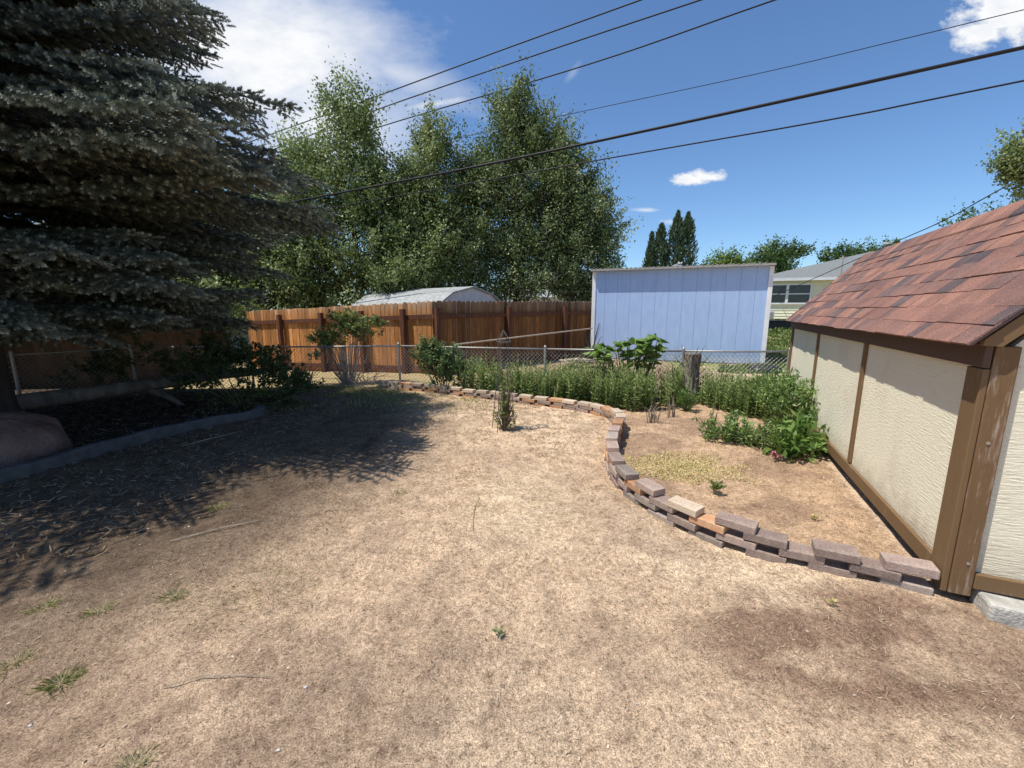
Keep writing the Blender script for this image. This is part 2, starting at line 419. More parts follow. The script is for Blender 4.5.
MAT['brick_mauve'] = brick_mat('mauve_paver', (0.28, 0.20, 0.165), (0.40, 0.305, 0.25))
MAT['brick_grey'] = brick_mat('grey_brown_paver', (0.27, 0.215, 0.18), (0.40, 0.33, 0.275))
MAT['brick_orange'] = brick_mat('orange_brick', (0.44, 0.21, 0.11), (0.56, 0.35, 0.20))
MAT['brick_tan'] = brick_mat('tan_paver', (0.48, 0.37, 0.26), (0.60, 0.48, 0.36))

def blue_mat():
    m, nt, out = newmat('pale_blue_paint'); N = NT(nt)
    P = N.coord('Object')
    f = N.noise(N.mapping(P, (1, 1, 0.3)), 9, 6)
    c = N.ramp(f, [(0.3, (0.36, 0.49, 0.73)), (0.7, (0.415, 0.555, 0.80))])
    sz = nt.nodes.new('ShaderNodeSeparateXYZ'); N.link(P, sz.inputs[0])
    spl = N.math('MULTIPLY', N.math('SUBTRACT', N.math('ADD', 0.2, N.math('MULTIPLY', N.noise(P, 4, 5), 0.4)), sz.outputs['Z']), 2.5, True)
    c = N.mix(c, (0.36, 0.36, 0.38), N.math('MULTIPLY', spl, 0.6))
    c = N.mix(c, (0.50, 0.60, 0.76), N.ramp(N.noise(N.mapping(P, (7, 7, 0.5)), 2, 5), [(0.55, (0, 0, 0)), (0.8, (0.55, 0.55, 0.55))]))
    N.link(N.bsdf(c, 0.7, N.bump(N.noise(N.mapping(P, (60, 60, 8)), 2, 5), 0.35, 0.005), 0.25), out.inputs[0])
    return m
MAT['blue'] = blue_mat()
MAT['siding'] = simple_mat('pale_yellow_siding', (0.80, 0.77, 0.54), (0.88, 0.85, 0.62), 3, 0.7, 0.05)
MAT['grey_roof'] = simple_mat('grey_asphalt_roof', (0.13, 0.14, 0.14), (0.26, 0.27, 0.26), 22, 0.95, 0.4, 0.02, (1, 1, 1))
MAT['house_wall'] = simple_mat('pale_house_siding', (0.42, 0.41, 0.38), (0.52, 0.51, 0.48), 3, 0.8, 0.05)

# ------------------------------------------------------------------ camera, sun, world
cam_d = bpy.data.cameras.new('camera'); cam = bpy.data.objects.new('camera', cam_d); col.objects.link(cam)
cam.location = (0, 0, 1.3)
cam.rotation_euler = (math.pi / 2 - math.atan(74 / 420), 0, 0)
cam_d.sensor_fit = 'HORIZONTAL'; cam_d.sensor_width = 36.0; cam_d.lens = 420 / 1024 * 36.0
cam_d.clip_start = 0.05; cam_d.clip_end = 2000
scn.camera = cam

sd = bpy.data.lights.new('sun', 'SUN'); so = bpy.data.objects.new('sun', sd); col.objects.link(so)
sd.energy = 5.3; sd.angle = R(0.53); sd.color = (1.0, 0.955, 0.88)
sv = Vector((SUN_H[0] * math.cos(SUN_EL), SUN_H[1] * math.cos(SUN_EL), math.sin(SUN_EL)))
so.rotation_euler = sv.to_track_quat('Z', 'Y').to_euler()
so.location = (0, 0, 30)

w = bpy.data.worlds.new('World'); scn.world = w; w.use_nodes = True
nt = w.node_tree; nt.nodes.clear(); N = NT(nt)
wo = nt.nodes.new('ShaderNodeOutputWorld'); bg = nt.nodes.new('ShaderNodeBackground'); N.link(bg.outputs[0], wo.inputs[0])
sky = nt.nodes.new('ShaderNodeTexSky'); sky.sky_type = 'NISHITA'; sky.sun_disc = False
sky.sun_elevation = SUN_EL; sky.sun_rotation = math.atan2(SUN_H[0], SUN_H[1]); sky.altitude = 300
sky.air_density = 1.0; sky.dust_density = 0.4; sky.ozone_density = 1.6
SKY_K = 0.13
gen = N.coord('Generated')
sp = nt.nodes.new('ShaderNodeSeparateXYZ'); N.link(gen, sp.inputs[0])
yy = N.math('MAXIMUM', sp.outputs['Y'], 0.05)
u = N.math('DIVIDE', sp.outputs['X'], yy); vv = N.math('DIVIDE', sp.outputs['Z'], yy)
cv = nt.nodes.new('ShaderNodeCombineXYZ'); N.link(u, cv.inputs[0]); N.link(vv, cv.inputs[1])
front = N.math('GREATER_THAN', sp.outputs['Y'], 0.06)
nz = N.noise(N.mapping(cv.outputs[0], (1, 1.9, 1)), 6.0, 9, 0.62)
nz2 = N.noise(N.mapping(cv.outputs[0], (1, 1.9, 1), loc=(3.7, 1.2, 0)), 16.0, 7, 0.6)
def blob(cu, cvv, ru, rv, sharp, noise_amt, src, ang=0.0):
    a = N.math('SUBTRACT', u, cu); b = N.math('SUBTRACT', vv, cvv)
    ca, sa = math.cos(ang), math.sin(ang)
    a2 = N.math('ADD', N.math('MULTIPLY', a, ca), N.math('MULTIPLY', b, sa))
    b2 = N.math('SUBTRACT', N.math('MULTIPLY', b, ca), N.math('MULTIPLY', a, sa))
    a2 = N.math('DIVIDE', a2, ru); b2 = N.math('DIVIDE', b2, rv)
    r = N.math('SQRT', N.math('ADD', N.math('MULTIPLY', a2, a2), N.math('MULTIPLY', b2, b2)))
    d = N.math('ADD', N.math('SUBTRACT', 1.0, r), N.math('MULTIPLY', N.math('SUBTRACT', src, 0.5), noise_amt))
    return N.math('MULTIPLY', d, sharp, True)
cl = None
for args in [(-0.54, 0.53, 0.40, 0.20, 1.35, 0.75, nz), (-0.42, 0.40, 0.32, 0.14, 1.0, 0.9, nz), (-0.25, 0.50, 0.24, 0.06, 0.55, 1.3, nz, -0.32), (-0.16, 0.44, 0.10, 0.012, 0.8, 1.2, nz2, 0.15),
             (0.395, 0.285, 0.055, 0.012, 1.8, 3.2, nz2), (0.435, 0.292, 0.045, 0.014, 1.8, 2.6, nz2), (1.06, 0.62, 0.14, 0.065, 2.4, 1.9, nz2), (0.98, 0.575, 0.07, 0.035, 2.2, 1.9, nz2),
             (0.13, 0.50, 0.03, 0.01, 0.22, 1.2, nz2, 0.9), (0.30, 0.222, 0.04, 0.006, 0.7, 1.4, nz2), (0.36, 0.197, 0.04, 0.008, 0.5, 1.6, nz2), (0.1, 0.05, 0.14, 0.05, 1.2, 1.2, nz)]:
    b = blob(*args)
    cl = b if cl is None else N.math('MAXIMUM', cl, b)
cl = N.math('MULTIPLY', cl, front)
shade_n = N.noise(N.mapping(cv.outputs[0], (1, 1.9, 1), loc=(0.4, 5.2, 0)), 14.0, 6, 0.6)
ccol = N.ramp(shade_n, [(0.25, (0.80 / SKY_K, 0.84 / SKY_K, 0.90 / SKY_K)), (0.55, (0.97 / SKY_K, 0.98 / SKY_K, 1.0 / SKY_K))])
skyc = N.mix(sky.outputs[0], (0.79, 1.0, 1.21), 1.0, 'MULTIPLY')
fin = N.mix(skyc, ccol, cl)
N.link(fin, bg.inputs['Color']); bg.inputs['Strength'].default_value = SKY_K

scn.render.engine = 'CYCLES'
scn.view_settings.view_transform = 'Standard'; scn.view_settings.look = 'None'; scn.view_settings.exposure = 0; scn.view_settings.gamma = 1
scn.cycles.max_bounces = 6; scn.cycles.diffuse_bounces = 3; scn.cycles.transmission_bounces = 3; scn.cycles.transparent_max_bounces = 4

# ------------------------------------------------------------------ ground sheet
def axis(fine0, fine1, step, growth, lo, hi):
    a = list(np.arange(fine0, fine1, step))
    s = step; x = a[-1]
    while x < hi:
        s *= growth; x += s; a.append(x)
    s = step; x = a[0]; b = []
    while x > lo:
        s *= growth; x -= s; b.append(x)
    return np.array(b[::-1] + a)
gx = axis(-3.4, 2.9, 0.028, 1.16, -900, 900)
gy = axis(0.85, 5.2, 0.028, 1.085, -60, 1500)
GX, GY = np.meshgrid(gx, gy)
near = np.clip(1.3 - 0.1 * np.hypot(GX, GY), 0, 1)
GZ = hraw(GX, GY)
clump = fbm(GX * 9, GY * 9, 11, 4) - 0.5
mound = fbm(GX * 1.6, GY * 1.6, 21, 3) - 0.5
GZ = GZ + near * (clump * 0.035 + mound * 0.05)
GZ = np.where(np.hypot(GX, GY) > 60, GZ - 0.0, GZ)
def zone_colour(x, y):
    n1 = fbm(x * 0.9, y * 0.9, 31, 4); n2 = fbm(x * 2.7, y * 2.7, 41, 4); n3 = fbm(x * 7, y * 7, 51, 3)
    soil = np.array([0.52, 0.375, 0.25]); brown = np.array([0.33, 0.232, 0.157]); pale = np.array([0.60, 0.455, 0.31])
    def mixc(a, b, t): return a * (1 - t[..., None]) + b * t[..., None]
    c = np.broadcast_to(soil, x.shape + (3,)).copy()
    c = mixc(c, pale, sstep(0.48, 0.68, n1) * 0.8)
    c = mixc(c, brown, sstep(0.50, 0.66, n2) * 0.55)
    # bare brown areas: bottom left corner, and in front of the shed corner
    def spot(cx, cy, rx, ry): return np.clip(1 - np.hypot((x - cx) / rx, (y - cy) / ry), 0, 1)
    t = np.clip(spot(-1.15, 1.2, 1.1, 0.65) * 1.8, 0, 1) * (0.45 + 0.55 * sstep(0.35, 0.6, n3))
    c = mixc(c, np.array([0.30, 0.205, 0.14]), t * 0.62)
    t = np.clip(spot(1.55, 1.47, 1.0, 0.40) * 1.7, 0, 1) * (0.25 + 0.75 * sstep(0.42, 0.56, fbm(x * 4.5, y * 6.5, 151, 4)))
    c = mixc(c, np.array([0.235, 0.15, 0.10]), np.clip(t * 1.7, 0, 0.92))
    t = np.clip(spot(-0.35, 1.25, 0.7, 0.35) * 1.5, 0, 1) * sstep(0.4, 0.62, n3)
    c = mixc(c, np.array([0.28, 0.20, 0.14]), t * 0.55)
    t = np.clip(spot(0.05, 2.7, 0.5, 0.9) * 1.5, 0, 1)
    c = mixc(c, np.array([0.60, 0.47, 0.31]), t * 0.5)
    t = np.clip(spot(2.0, 1.25, 0.8, 0.4) * 1.7, 0, 1) * (0.3 + 0.7 * sstep(0.4, 0.6, n2))
    c = mixc(c, np.array([0.30, 0.205, 0.14]), t * 0.7)
    t = np.clip(spot(-1.9, 1.25, 0.9, 0.6) * 1.6, 0, 1) * (0.3 + 0.7 * sstep(0.35, 0.6, n2))
    c = mixc(c, np.array([0.31, 0.215, 0.145]), t * 0.5)
    # dirt between the fences
    t = sstep(6.5, 7.0, y + 0.13 * x) * (x < 4.5)
    c = mixc(c, np.array([0.22, 0.155, 0.10]), t * 0.8)
    # thin yellowish grass towards the fence
    t = sstep(5.2, 6.6, y) * sstep(0.2, -1.2, x) * (0.35 + 0.65 * n2)
    c = mixc(c, np.array([0.36, 0.30, 0.13]), t * 0.7)
    # planting bed inside the brick edging
    bed = in_poly(x, y, BRICK_PATH + [(3.8, 5.9), (-2.3, 7.0)])
    bc = mixc(np.broadcast_to(np.array([0.44, 0.30, 0.19]), c.shape).copy(), np.array([0.30, 0.20, 0.13]), sstep(0.42, 0.62, n2))
    c = np.where(bed[..., None], bc, c)
    # mulch of the left bed, its colour darkened for the spruce shade
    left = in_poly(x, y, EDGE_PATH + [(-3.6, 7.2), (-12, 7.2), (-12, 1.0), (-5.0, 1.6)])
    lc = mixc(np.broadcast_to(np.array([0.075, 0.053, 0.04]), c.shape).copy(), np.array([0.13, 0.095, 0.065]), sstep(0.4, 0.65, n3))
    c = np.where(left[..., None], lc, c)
    # spruce shade painted into the soil colour outside the edging
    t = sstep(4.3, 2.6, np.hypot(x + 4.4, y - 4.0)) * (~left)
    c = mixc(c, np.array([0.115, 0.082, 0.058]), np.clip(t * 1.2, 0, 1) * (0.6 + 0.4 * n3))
    # lot behind the fences
    t = sstep(8.6, 9.6, y) * sstep(3.4, 4.4, x)
    lawnc = mixc(np.broadcast_to(np.array([0.13, 0.165, 0.045]), c.shape).copy(), np.array([0.36, 0.29, 0.16]), sstep(0.44, 0.62, n2))
    c = mixc(c, lawnc, t)
    t = sstep(23, 25, y)
    c = mixc(c, np.array([0.36, 0.28, 0.18]), t * 0.7 * sstep(28, 25, y))
    t = sstep(30, 45, np.hypot(x, y))
    c = mixc(c, np.array([0.17, 0.18, 0.08]), t)
    return np.clip(c * np.where((np.hypot(x, y) < 14) & (~left) , 1.36, 1.0)[..., None] * (1 - 0.45 * np.clip(sstep(4.1, 2.6, np.hypot(x + 4.4, y - 4.0)), 0, 1))[..., None], 0, 0.85)  # last factor darkens the tint further as painted shade of the spruce
ny, nx = GX.shape
me = bpy.data.meshes.new('ground')
V = np.stack([GX, GY, GZ], -1).reshape(-1, 3)
idx = np.arange(nx * ny).reshape(ny, nx)
Q = np.stack([idx[:-1, :-1], idx[:-1, 1:], idx[1:, 1:], idx[1:, :-1]], -1).reshape(-1, 4)
me.vertices.add(len(V)); me.vertices.foreach_set('co', V.astype(np.float32).ravel())
me.loops.add(Q.size); me.loops.foreach_set('vertex_index', Q.astype(np.int32).ravel())
me.polygons.add(len(Q)); me.polygons.foreach_set('loop_start', np.arange(0, Q.size, 4, dtype=np.int32))
me.polygons.foreach_set('use_smooth', np.ones(len(Q), bool))
me.update(calc_edges=True)
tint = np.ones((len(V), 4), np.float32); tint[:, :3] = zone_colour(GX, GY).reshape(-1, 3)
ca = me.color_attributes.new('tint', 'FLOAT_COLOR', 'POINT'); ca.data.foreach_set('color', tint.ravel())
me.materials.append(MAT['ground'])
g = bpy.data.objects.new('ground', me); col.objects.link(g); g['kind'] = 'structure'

def gz(x, y):
    """height of the ground with its bumps"""
    x = np.asarray(x, float); y = np.asarray(y, float)
    nr = np.clip(1.3 - 0.1 * np.hypot(x, y), 0, 1)
    return hraw(x, y) + nr * ((fbm(x * 9, y * 9, 11, 4) - 0.5) * 0.035 + (fbm(x * 1.6, y * 1.6, 21, 3) - 0.5) * 0.05)
def gz1(x, y): return float(gz(np.array([x]), np.array([y]))[0])

# ------------------------------------------------------------------ dry straw lying on the dirt (stuff)
def blades(name, X, Y, L, W, lift, m, shade, kind_label, cat, up=0.0):
    n = len(X); Z = gz(X, Y)
    az = rng.uniform(0, 2 * math.pi, n)
    tilt = rng.uniform(0.0, lift, n) + up
    D = np.stack([np.cos(az) * np.cos(tilt), np.sin(az) * np.cos(tilt), np.sin(tilt)], -1)
    S = np.stack([-np.sin(az), np.cos(az), rng.normal(0, 0.35, n)], -1)
    C = np.stack([X, Y, Z + 0.002], -1)
    Wd = (W * rng.uniform(0.6, 1.3, n))[:, None]; Ld = (L * rng.uniform(0.5, 1.4, n))[:, None]
    bend = np.zeros((n, 3)); bend[:, 2] = rng.uniform(-0.1, 0.25, n)
    a = C - S * Wd / 2; b = C + S * Wd / 2
    mid = C + D * Ld * 0.55 + bend * Ld * 0.4
    c_ = mid + S * Wd * 0.4; d_ = mid - S * Wd * 0.4
    tip = C + D * Ld
    V = np.stack([a, b, c_, tip, d_], 1).reshape(-1, 3)
    o = poly_mesh(name, V, 5, shade, m)
    return tag(o, kind_label, cat, kind='stuff')

n = 420000
rr = rng.uniform(0, 1, n) ** 0.62
yq = 0.85 + rr * 6.0
xq = rng.uniform(-1, 1, n) * (yq * 1.32 + 0.3)
left = in_poly(xq, yq, EDGE_PATH + [(-3.6, 7.2), (-12, 7.2), (-12, 1.0), (-5.0, 1.6)])
bed = in_poly(xq, yq, BRICK_PATH + [(3.8, 5.9), (-2.3, 7.0)])
shed_in = (0.911 * (xq - 1.98) - 0.4124 * (yq - 1.73)) > -0.03
dens = sstep(0.34, 0.60, fbm(xq * 2.7, yq * 2.7, 41, 4)) * -0.55 + 1.0
dens = dens * np.where(fbm(xq * 11, yq * 11, 77, 3) > 0.47, 1.0, 0.25)
dens = dens * np.where(bed, 0.35, 1.0)
bare = np.clip(1 - np.hypot((xq + 1.15) / 1.1, (yq - 1.2) / 0.65), 0, 1) + np.clip(1 - np.hypot((xq - 1.55) / 0.95, (yq - 1.45) / 0.36), 0, 1)
dens = dens * (1 - 0.55 * np.clip(bare * 1.6, 0, 1))
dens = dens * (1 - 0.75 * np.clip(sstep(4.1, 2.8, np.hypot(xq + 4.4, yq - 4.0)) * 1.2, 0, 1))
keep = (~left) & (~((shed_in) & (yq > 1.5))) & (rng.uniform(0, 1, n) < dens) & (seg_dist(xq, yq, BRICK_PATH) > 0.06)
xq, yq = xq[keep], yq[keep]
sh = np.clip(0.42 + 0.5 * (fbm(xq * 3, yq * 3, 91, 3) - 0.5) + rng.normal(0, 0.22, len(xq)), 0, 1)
sh = np.clip(sh - 0.5 * np.clip(sstep(4.1, 2.8, np.hypot(xq + 4.4, yq - 4.0)), 0, 1), 0, 1)  # blades toned darker inside the spruce shadow, shade put into their colour
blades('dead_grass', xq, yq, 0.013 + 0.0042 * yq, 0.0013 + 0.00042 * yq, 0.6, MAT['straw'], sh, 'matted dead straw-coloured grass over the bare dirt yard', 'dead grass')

# thin yellow-green grass at the foot of the fence
n = 16000
xq = rng.uniform(-4.3, 0.3, n); yq = rng.uniform(5.0, 7.3, n)
ok = (yq < 6.75 - 0.42 * (xq + 2.0)) & (fbm(xq * 2, yq * 2, 5, 3) > 0.42) & (rng.uniform(0, 1, n) < sstep(0.4, -1.5, xq) * sstep(5.0, 6.2, yq))
xq, yq = xq[ok], yq[ok]
blades('thin_grass', xq, yq, 0.05, 0.007, 1.0, MAT['grass'], np.clip(rng.normal(0.7, 0.2, len(xq)), 0, 1), 'thin yellow-green grass in front of the wooden fence', 'grass', 0.3)

# yellow ground cover in the bed
n = 6500
xq = rng.normal(1.42, 0.30, n); yq = rng.normal(3.35, 0.26, n)
ok = (np.hypot((xq - 1.4) / 0.62, (yq - 3.35) / 0.52) < 1.05 - 1.0 * (fbm(xq * 5, yq * 5, 61, 3) - 0.3)) & (seg_dist(xq, yq, BRICK_PATH) > 0.09) & (xq > 0.9)
xq, yq = xq[ok], yq[ok]
blades('yellow_ground_cover', xq, yq, 0.018, 0.007, 0.9, MAT['yellow'], np.clip(rng.normal(0.55, 0.25, len(xq)), 0, 1), 'low yellowed ground cover patch inside the brick-edged bed', 'ground cover', 0.2)

# lawn beyond the chain-link fence
n = 24000
yq = 8.6 + rng.uniform(0, 1, n) ** 1.4 * 15; xq = yq * rng.uniform(0.50, 0.75, n)
ok = fbm(xq * 2.7, yq * 2.7, 41, 4) < 0.56
xq, yq = xq[ok], yq[ok]
blades('lawn_grass', xq, yq, 0.07 + 0.003 * yq, 0.012 + 0.002 * yq, 1.1, MAT['lawn'], np.clip(rng.normal(0.5, 0.28, len(xq)), 0, 1), 'patchy green lawn beyond the blue shed', 'lawn', 0.2)

# fallen litter in the shaded bed
n = 9000
xq = rng.uniform(-6.5, -2.2, n); yq = rng.uniform(2.0, 6.8, n)
blades('needle_litter', xq, yq, 0.06, 0.007, 0.35, MAT['straw'], np.clip(rng.normal(0.12, 0.15, n), 0, 1), 'brown needle litter on the shaded soil under the spruce', 'litter')

n = 2600
xq = rng.uniform(-3.5, 3.0, n); yq = rng.uniform(0.9, 5.5, n)
ok = (~in_poly(xq, yq, EDGE_PATH + [(-3.6, 7.2), (-12, 7.2), (-12, 1.0), (-5.0, 1.6)])) & ((0.911 * (xq - 1.98) - 0.4124 * (yq - 1.73)) < -0.05) & (seg_dist(xq, yq, BRICK_PATH) > 0.08)
xq, yq = xq[ok], yq[ok]; m_ = len(xq)
P_ = np.stack([xq, yq, gz(xq, yq) + 0.004], -1); D_ = rand_dirs(m_) * np.array([1, 1, 0.25])
L_ = rng.choice([0.006, 0.009, 0.014], m_) * rng.uniform(0.7, 1.3, m_)
o = poly_mesh('leaf_litter', leaf_quads(P_, D_, unit(rng.normal(0, 0.5, (m_, 3)) + np.array([0, 0, 1.0])), L_, L_ * 0.6), 4, np.clip(rng.choice([0.02, 0.15, 0.5, 0.95], m_) + rng.normal(0, 0.05, m_), 0, 1), MAT['straw'])
tag(o, 'tiny brown dead leaves and chips scattered over the dirt yard', 'leaf litter', kind='stuff')

# ------------------------------------------------------------------ loose small things on the dirt
def tuft(x, y, n, L, spread, label, dry=0.5, mat='tuft'):
    sp_ = spread if spread > 0.12 else min(spread, 0.024)
    xs = rng.normal(0, sp_, n); ys = rng.normal(0, sp_, n)
    az = np.arctan2(ys, xs) + rng.normal(0, 0.5, n)
    tilt = rng.uniform(0.12, 1.15, n)
    D = np.stack([np.cos(az) * np.cos(tilt), np.sin(az) * np.cos(tilt), np.sin(tilt)], -1)
    S = np.stack([-np.sin(az), np.cos(az), np.zeros(n)], -1)
    C = np.stack([xs, ys, gz(x + xs, y + ys) - gz1(x, y)], -1)
    Ld = (0.82 * L * rng.uniform(0.4, 1.3, n))[:, None]; Wd = 0.0019
    m1 = C + D * Ld * 0.55; D2 = D.copy(); D2[:, 2] -= 0.5; tip = m1 + unit(D2) * Ld * 0.5
    V = np.stack([C - S * Wd / 2, C + S * Wd / 2, m1 + S * Wd * 0.4, tip, m1 - S * Wd * 0.4], 1).reshape(-1, 3)
    o = poly_mesh('grass_tuft', V, 5, np.clip(rng.normal(dry + 0.16, 0.22, n), 0, 1), MAT[mat])
    o.location = (x, y, gz1(x, y))
    return tag(o, label, 'grass tuft', None if spread > 0.12 else 'grass tufts scattered on the dirt', 'stuff' if spread > 0.12 else None)
tuft(-2.07, 1.66, 124, 0.036, 0.028, 'small green grass tuft nearest the spruce shadow at the left edge')
tuft(-1.62, 1.30, 187, 0.041, 0.025, 'greenest spiky grass tuft, lowest of those at the left', 0.3)
tuft(-1.80, 1.63, 124, 0.034, 0.039, 'sparse spreading grass tuft between two others on the left', 0.55)
tuft(-1.56, 1.74, 166, 0.034, 0.044, 'thin grass tuft just left of the dry grass mat', 0.55)
tuft(-1.18, 1.80, 873, 0.026, 0.150, 'widest mat of half-dry grass on the left of the dirt', 0.72)
tuft(-1.88, 1.38, 124, 0.034, 0.033, 'faded grass tuft near the left edge, beside the greenest tuft', 0.65)
tuft(-1.10, 1.00, 312, 0.024, 0.039, 'half-dry grass tuft at the very bottom of the yard', 0.7)
tuft(-0.80, 2.85, 187, 0.022, 0.050, 'flat grass tuft at the edge of the spruce shadow, mid yard', 0.55)
tuft(-1.95, 2.6, 124, 0.038, 0.039, 'dark grass tuft inside the spruce shadow', 0.45)
tuft(-1.9, 3.9, 249, 0.029, 0.200, 'scattered grass tuft on shaded dirt beyond the kerb', 0.6)

def weed(x, y, s, label, mat='shrub', n=14):
    t = empty('weed', (x, y, gz1(x, y)), 0, label, 'weed')
    az = rng.uniform(0, 2 * math.pi, n); el = rng.uniform(0.2, 1.2, n)
    D = np.stack([np.cos(az) * np.cos(el), np.sin(az) * np.cos(el), np.sin(el)], -1)
    C = D * s * rng.uniform(0.3, 0.8, n)[:, None] + np.array([0, 0, s * 0.5])
    poly_mesh('leaf_rosette', leaf_quads(C, D, rand_dirs(n), np.full(n, s * 0.8), np.full(n, s * 0.35)), 4, rng.uniform(0.3, 1, n), MAT[mat], t)
    mb = MB().tube([(0, 0, -0.01), (0, 0, s * 0.6)], 0.002, 5); mb.build('stem', MAT['stem'], t)
weed(-0.055, 1.50, 0.035, 'tiny dark weed alone in the middle of the bare dirt')
weed(1.47, 2.84, 0.075, 'small leafy weed beside the yellow ground cover in the bed', 'rose', 34)
weed(1.42, 1.66, 0.03, 'pale grey-green flat weed in front of the brick edging', 'yellow', 18)
weed(1.9, 2.45, 0.035, 'low dried weed near the shed skirting inside the bed', 'yellow', 20)

def rock_mb(rx, ry, rz_, seed, n=10, amp=0.25, flat=0.3):
    mb = MB(); nu, nv = n * 2, n
    vs = []; fs = []
    r2 = np.random.default_rng(seed)
    ds = unit(r2.normal(size=(14, 3))); off = r2.uniform(0.72, 1.0, 14)
    for j in range(nv + 1):
        th = math.pi * j / nv
        for i in range(nu):
            ph = 2 * math.pi * i / nu
            d = np.array([math.sin(th) * math.cos(ph), math.sin(th) * math.sin(ph), math.cos(th)])
            k = 1.0
            for dd, oo in zip(ds, off):
                c = d @ dd
                if c > 0.05: k = min(k, oo / c)
            k = k * (1 + amp * 0.2 * (vnoise(d[0] * 4 + 9, d[1] * 4 + d[2] * 3, seed) - 0.5))
            vs.append((d[0] * k * rx, d[1] * k * ry, max(d[2] * k, -flat) * rz_))
    for j in range(nv):
        for i in range(nu):
            i2 = (i + 1) % nu
            fs.append((j * nu + i, (j + 1) * nu + i, (j + 1) * nu + i2, j * nu + i2))
    return mb.add(vs, fs)
b = rock_mb(0.46, 0.52, 0.36, 5, 18, 0.5, 0.3).build('boulder', MAT['boulder'], None, smooth=False)
b.location = (-4.52, 3.52, h1(-4.52, 3.52) + 0.06)
tag(b, 'large reddish boulder behind the edging at the left border', 'boulder')
for k, (x, y, s, lab) in enumerate([(-0.72, 1.26, 0.008, 'white pebble on the dirt right of the lowest pale stick'), (-0.70, 1.05, 0.008, 'white pebble nearest the bottom edge, left half'),
                        (-1.55, 1.14, 0.007, 'pale pebble below the greenest grass tuft'), (0.42, 1.20, 0.006, 'small pale pebble on bare dirt right of centre'), (-1.75, 1.21, 0.006, 'pale pebble left of the greenest grass tuft')]):
    o = rock_mb(s, s * 0.7, s * 0.5, 20 + k, 6).build('pebble', MAT['pebble']); o.location = (x, y, gz1(x, y) + s * 0.3)
    tag(o, lab, 'pebble', 'pebbles on the dirt')
def stick(pts, r, label, m='deadwood'):
    mb = MB(); mb.tube([(x, y, gz1(x, y) + 0.008 + (0.006 if i % 2 else 0)) for i, (x, y) in enumerate(pts)], [r] * (len(pts) - 1) + [r * 0.4], 6)
    tag(mb.build('stick', MAT[m]), label, 'stick', 'dry sticks on the ground')
stick([(-1.22, 1.26), (-1.1, 1.29), (-0.97, 1.30), (-0.86, 1.295)], 0.0018, 'thin pale stick on the dirt in the lower left')
stick([(-1.9, 2.15), (-1.72, 2.3), (-1.55, 2.42)], 0.004, 'straight thin stick lying in the spruce shadow near the sunlit edge')
stick([(-0.23, 2.75), (-0.25, 2.55), (-0.235, 2.32), (-0.17, 2.12)], 0.0022, 'thin curved brown stick lying in the middle of the open dirt')
stick([(-3.2, 3.9), (-3.1, 4.15), (-2.95, 4.4)], 0.006, 'longer stick lying in deep shade beside the edging kerb')

# ------------------------------------------------------------------ edging kerb on the left
def smooth_path(pts, step):
    pts = np.array(pts); out = []
    for i in range(len(pts) - 1):
        p0 = pts[max(i - 1, 0)]; p1 = pts[i]; p2 = pts[i + 1]; p3 = pts[min(i + 2, len(pts) - 1)]
        for t in np.linspace(0, 1, 12, endpoint=False):
            out.append(0.5 * ((2 * p1) + (-p0 + p2) * t + (2 * p0 - 5 * p1 + 4 * p2 - p3) * t * t + (-p0 + 3 * p1 - 3 * p2 + p3) * t ** 3))
    out.append(pts[-1]); out = np.array(out)
    d = np.r_[0, np.cumsum(np.hypot(*np.diff(out, axis=0).T))]
    s = np.arange(0, d[-1], step)
    return np.stack([np.interp(s, d, out[:, 0]), np.interp(s, d, out[:, 1])], -1), d[-1]
ep, _ = smooth_path(EDGE_PATH, 0.08)
mb = MB(); vs = []; fs = []
for i, p in enumerate(ep):
    t = ep[min(i + 1, len(ep) - 1)] - ep[max(i - 1, 0)]; t = t / np.linalg.norm(t); nn = np.array([-t[1], t[0]])
    z = h1(*p)
    for s_, hh in ((-0.045, -0.1), (-0.045, 0.085), (-0.03, 0.10), (0.03, 0.10), (0.045, 0.085), (0.045, -0.1)):
        q = p + nn * s_; vs.append((q[0], q[1], z + hh + 0.006 * math.sin(i * 0.9)))
for i in range(len(ep) - 1):
    for k in range(5):
        fs.append((i * 6 + k, (i + 1) * 6 + k, (i + 1) * 6 + k + 1, i * 6 + k + 1))
fs.append((0, 1, 2, 3, 4, 5)); e = (len(ep) - 1) * 6; fs.append(tuple(e + k for k in (5, 4, 3, 2, 1, 0)))
mb.add(vs, fs); tag(mb.build('edging_kerb', MAT['edging']), 'low curved grey concrete kerb along the shaded spruce bed', 'edging')

# ------------------------------------------------------------------ dry-stacked brick edging
brick_root = empty('brick_edging', (*BRICK_PATH[-1], 0), 0, 'low curving wall of loosely stacked bricks around the planting bed', 'brick edging')
bp, total = smooth_path(BRICK_PATH, 0.01)
BL, BW, BH = 0.195, 0.10, 0.044
pitch = 0.283
protos = {}
def brick_mesh(kind):
    mb = MB().box((0, 0, 0), (BL, BW, BH))
    o = mb.build('brick', MAT[kind], None); me = o.data; 
    col.objects.unlink(o); bpy.data.objects.remove(o)
    return me
for k in ('brick_mauve', 'brick_grey', 'brick_orange', 'brick_tan'): protos[k] = brick_mesh(k)
placed = []
nS = int(total / pitch)
br = random.Random(4)
def pitch_at(f): return 0.240 if f < 0.42 else 0.212 if f < 0.60 else 0.283
for course in range(4):
    s = total - 0.098 - (0 if course % 2 == 0 else pitch_at(1) / 2)
    while s > 0.05:
        f = s / total
        maxc = 3 if f < 0.55 else 4
        if f > 0.93: maxc = 3
        if course < maxc: placed.append((s + br.uniform(-0.012, 0.012), course, maxc))
        s -= pitch_at(f)
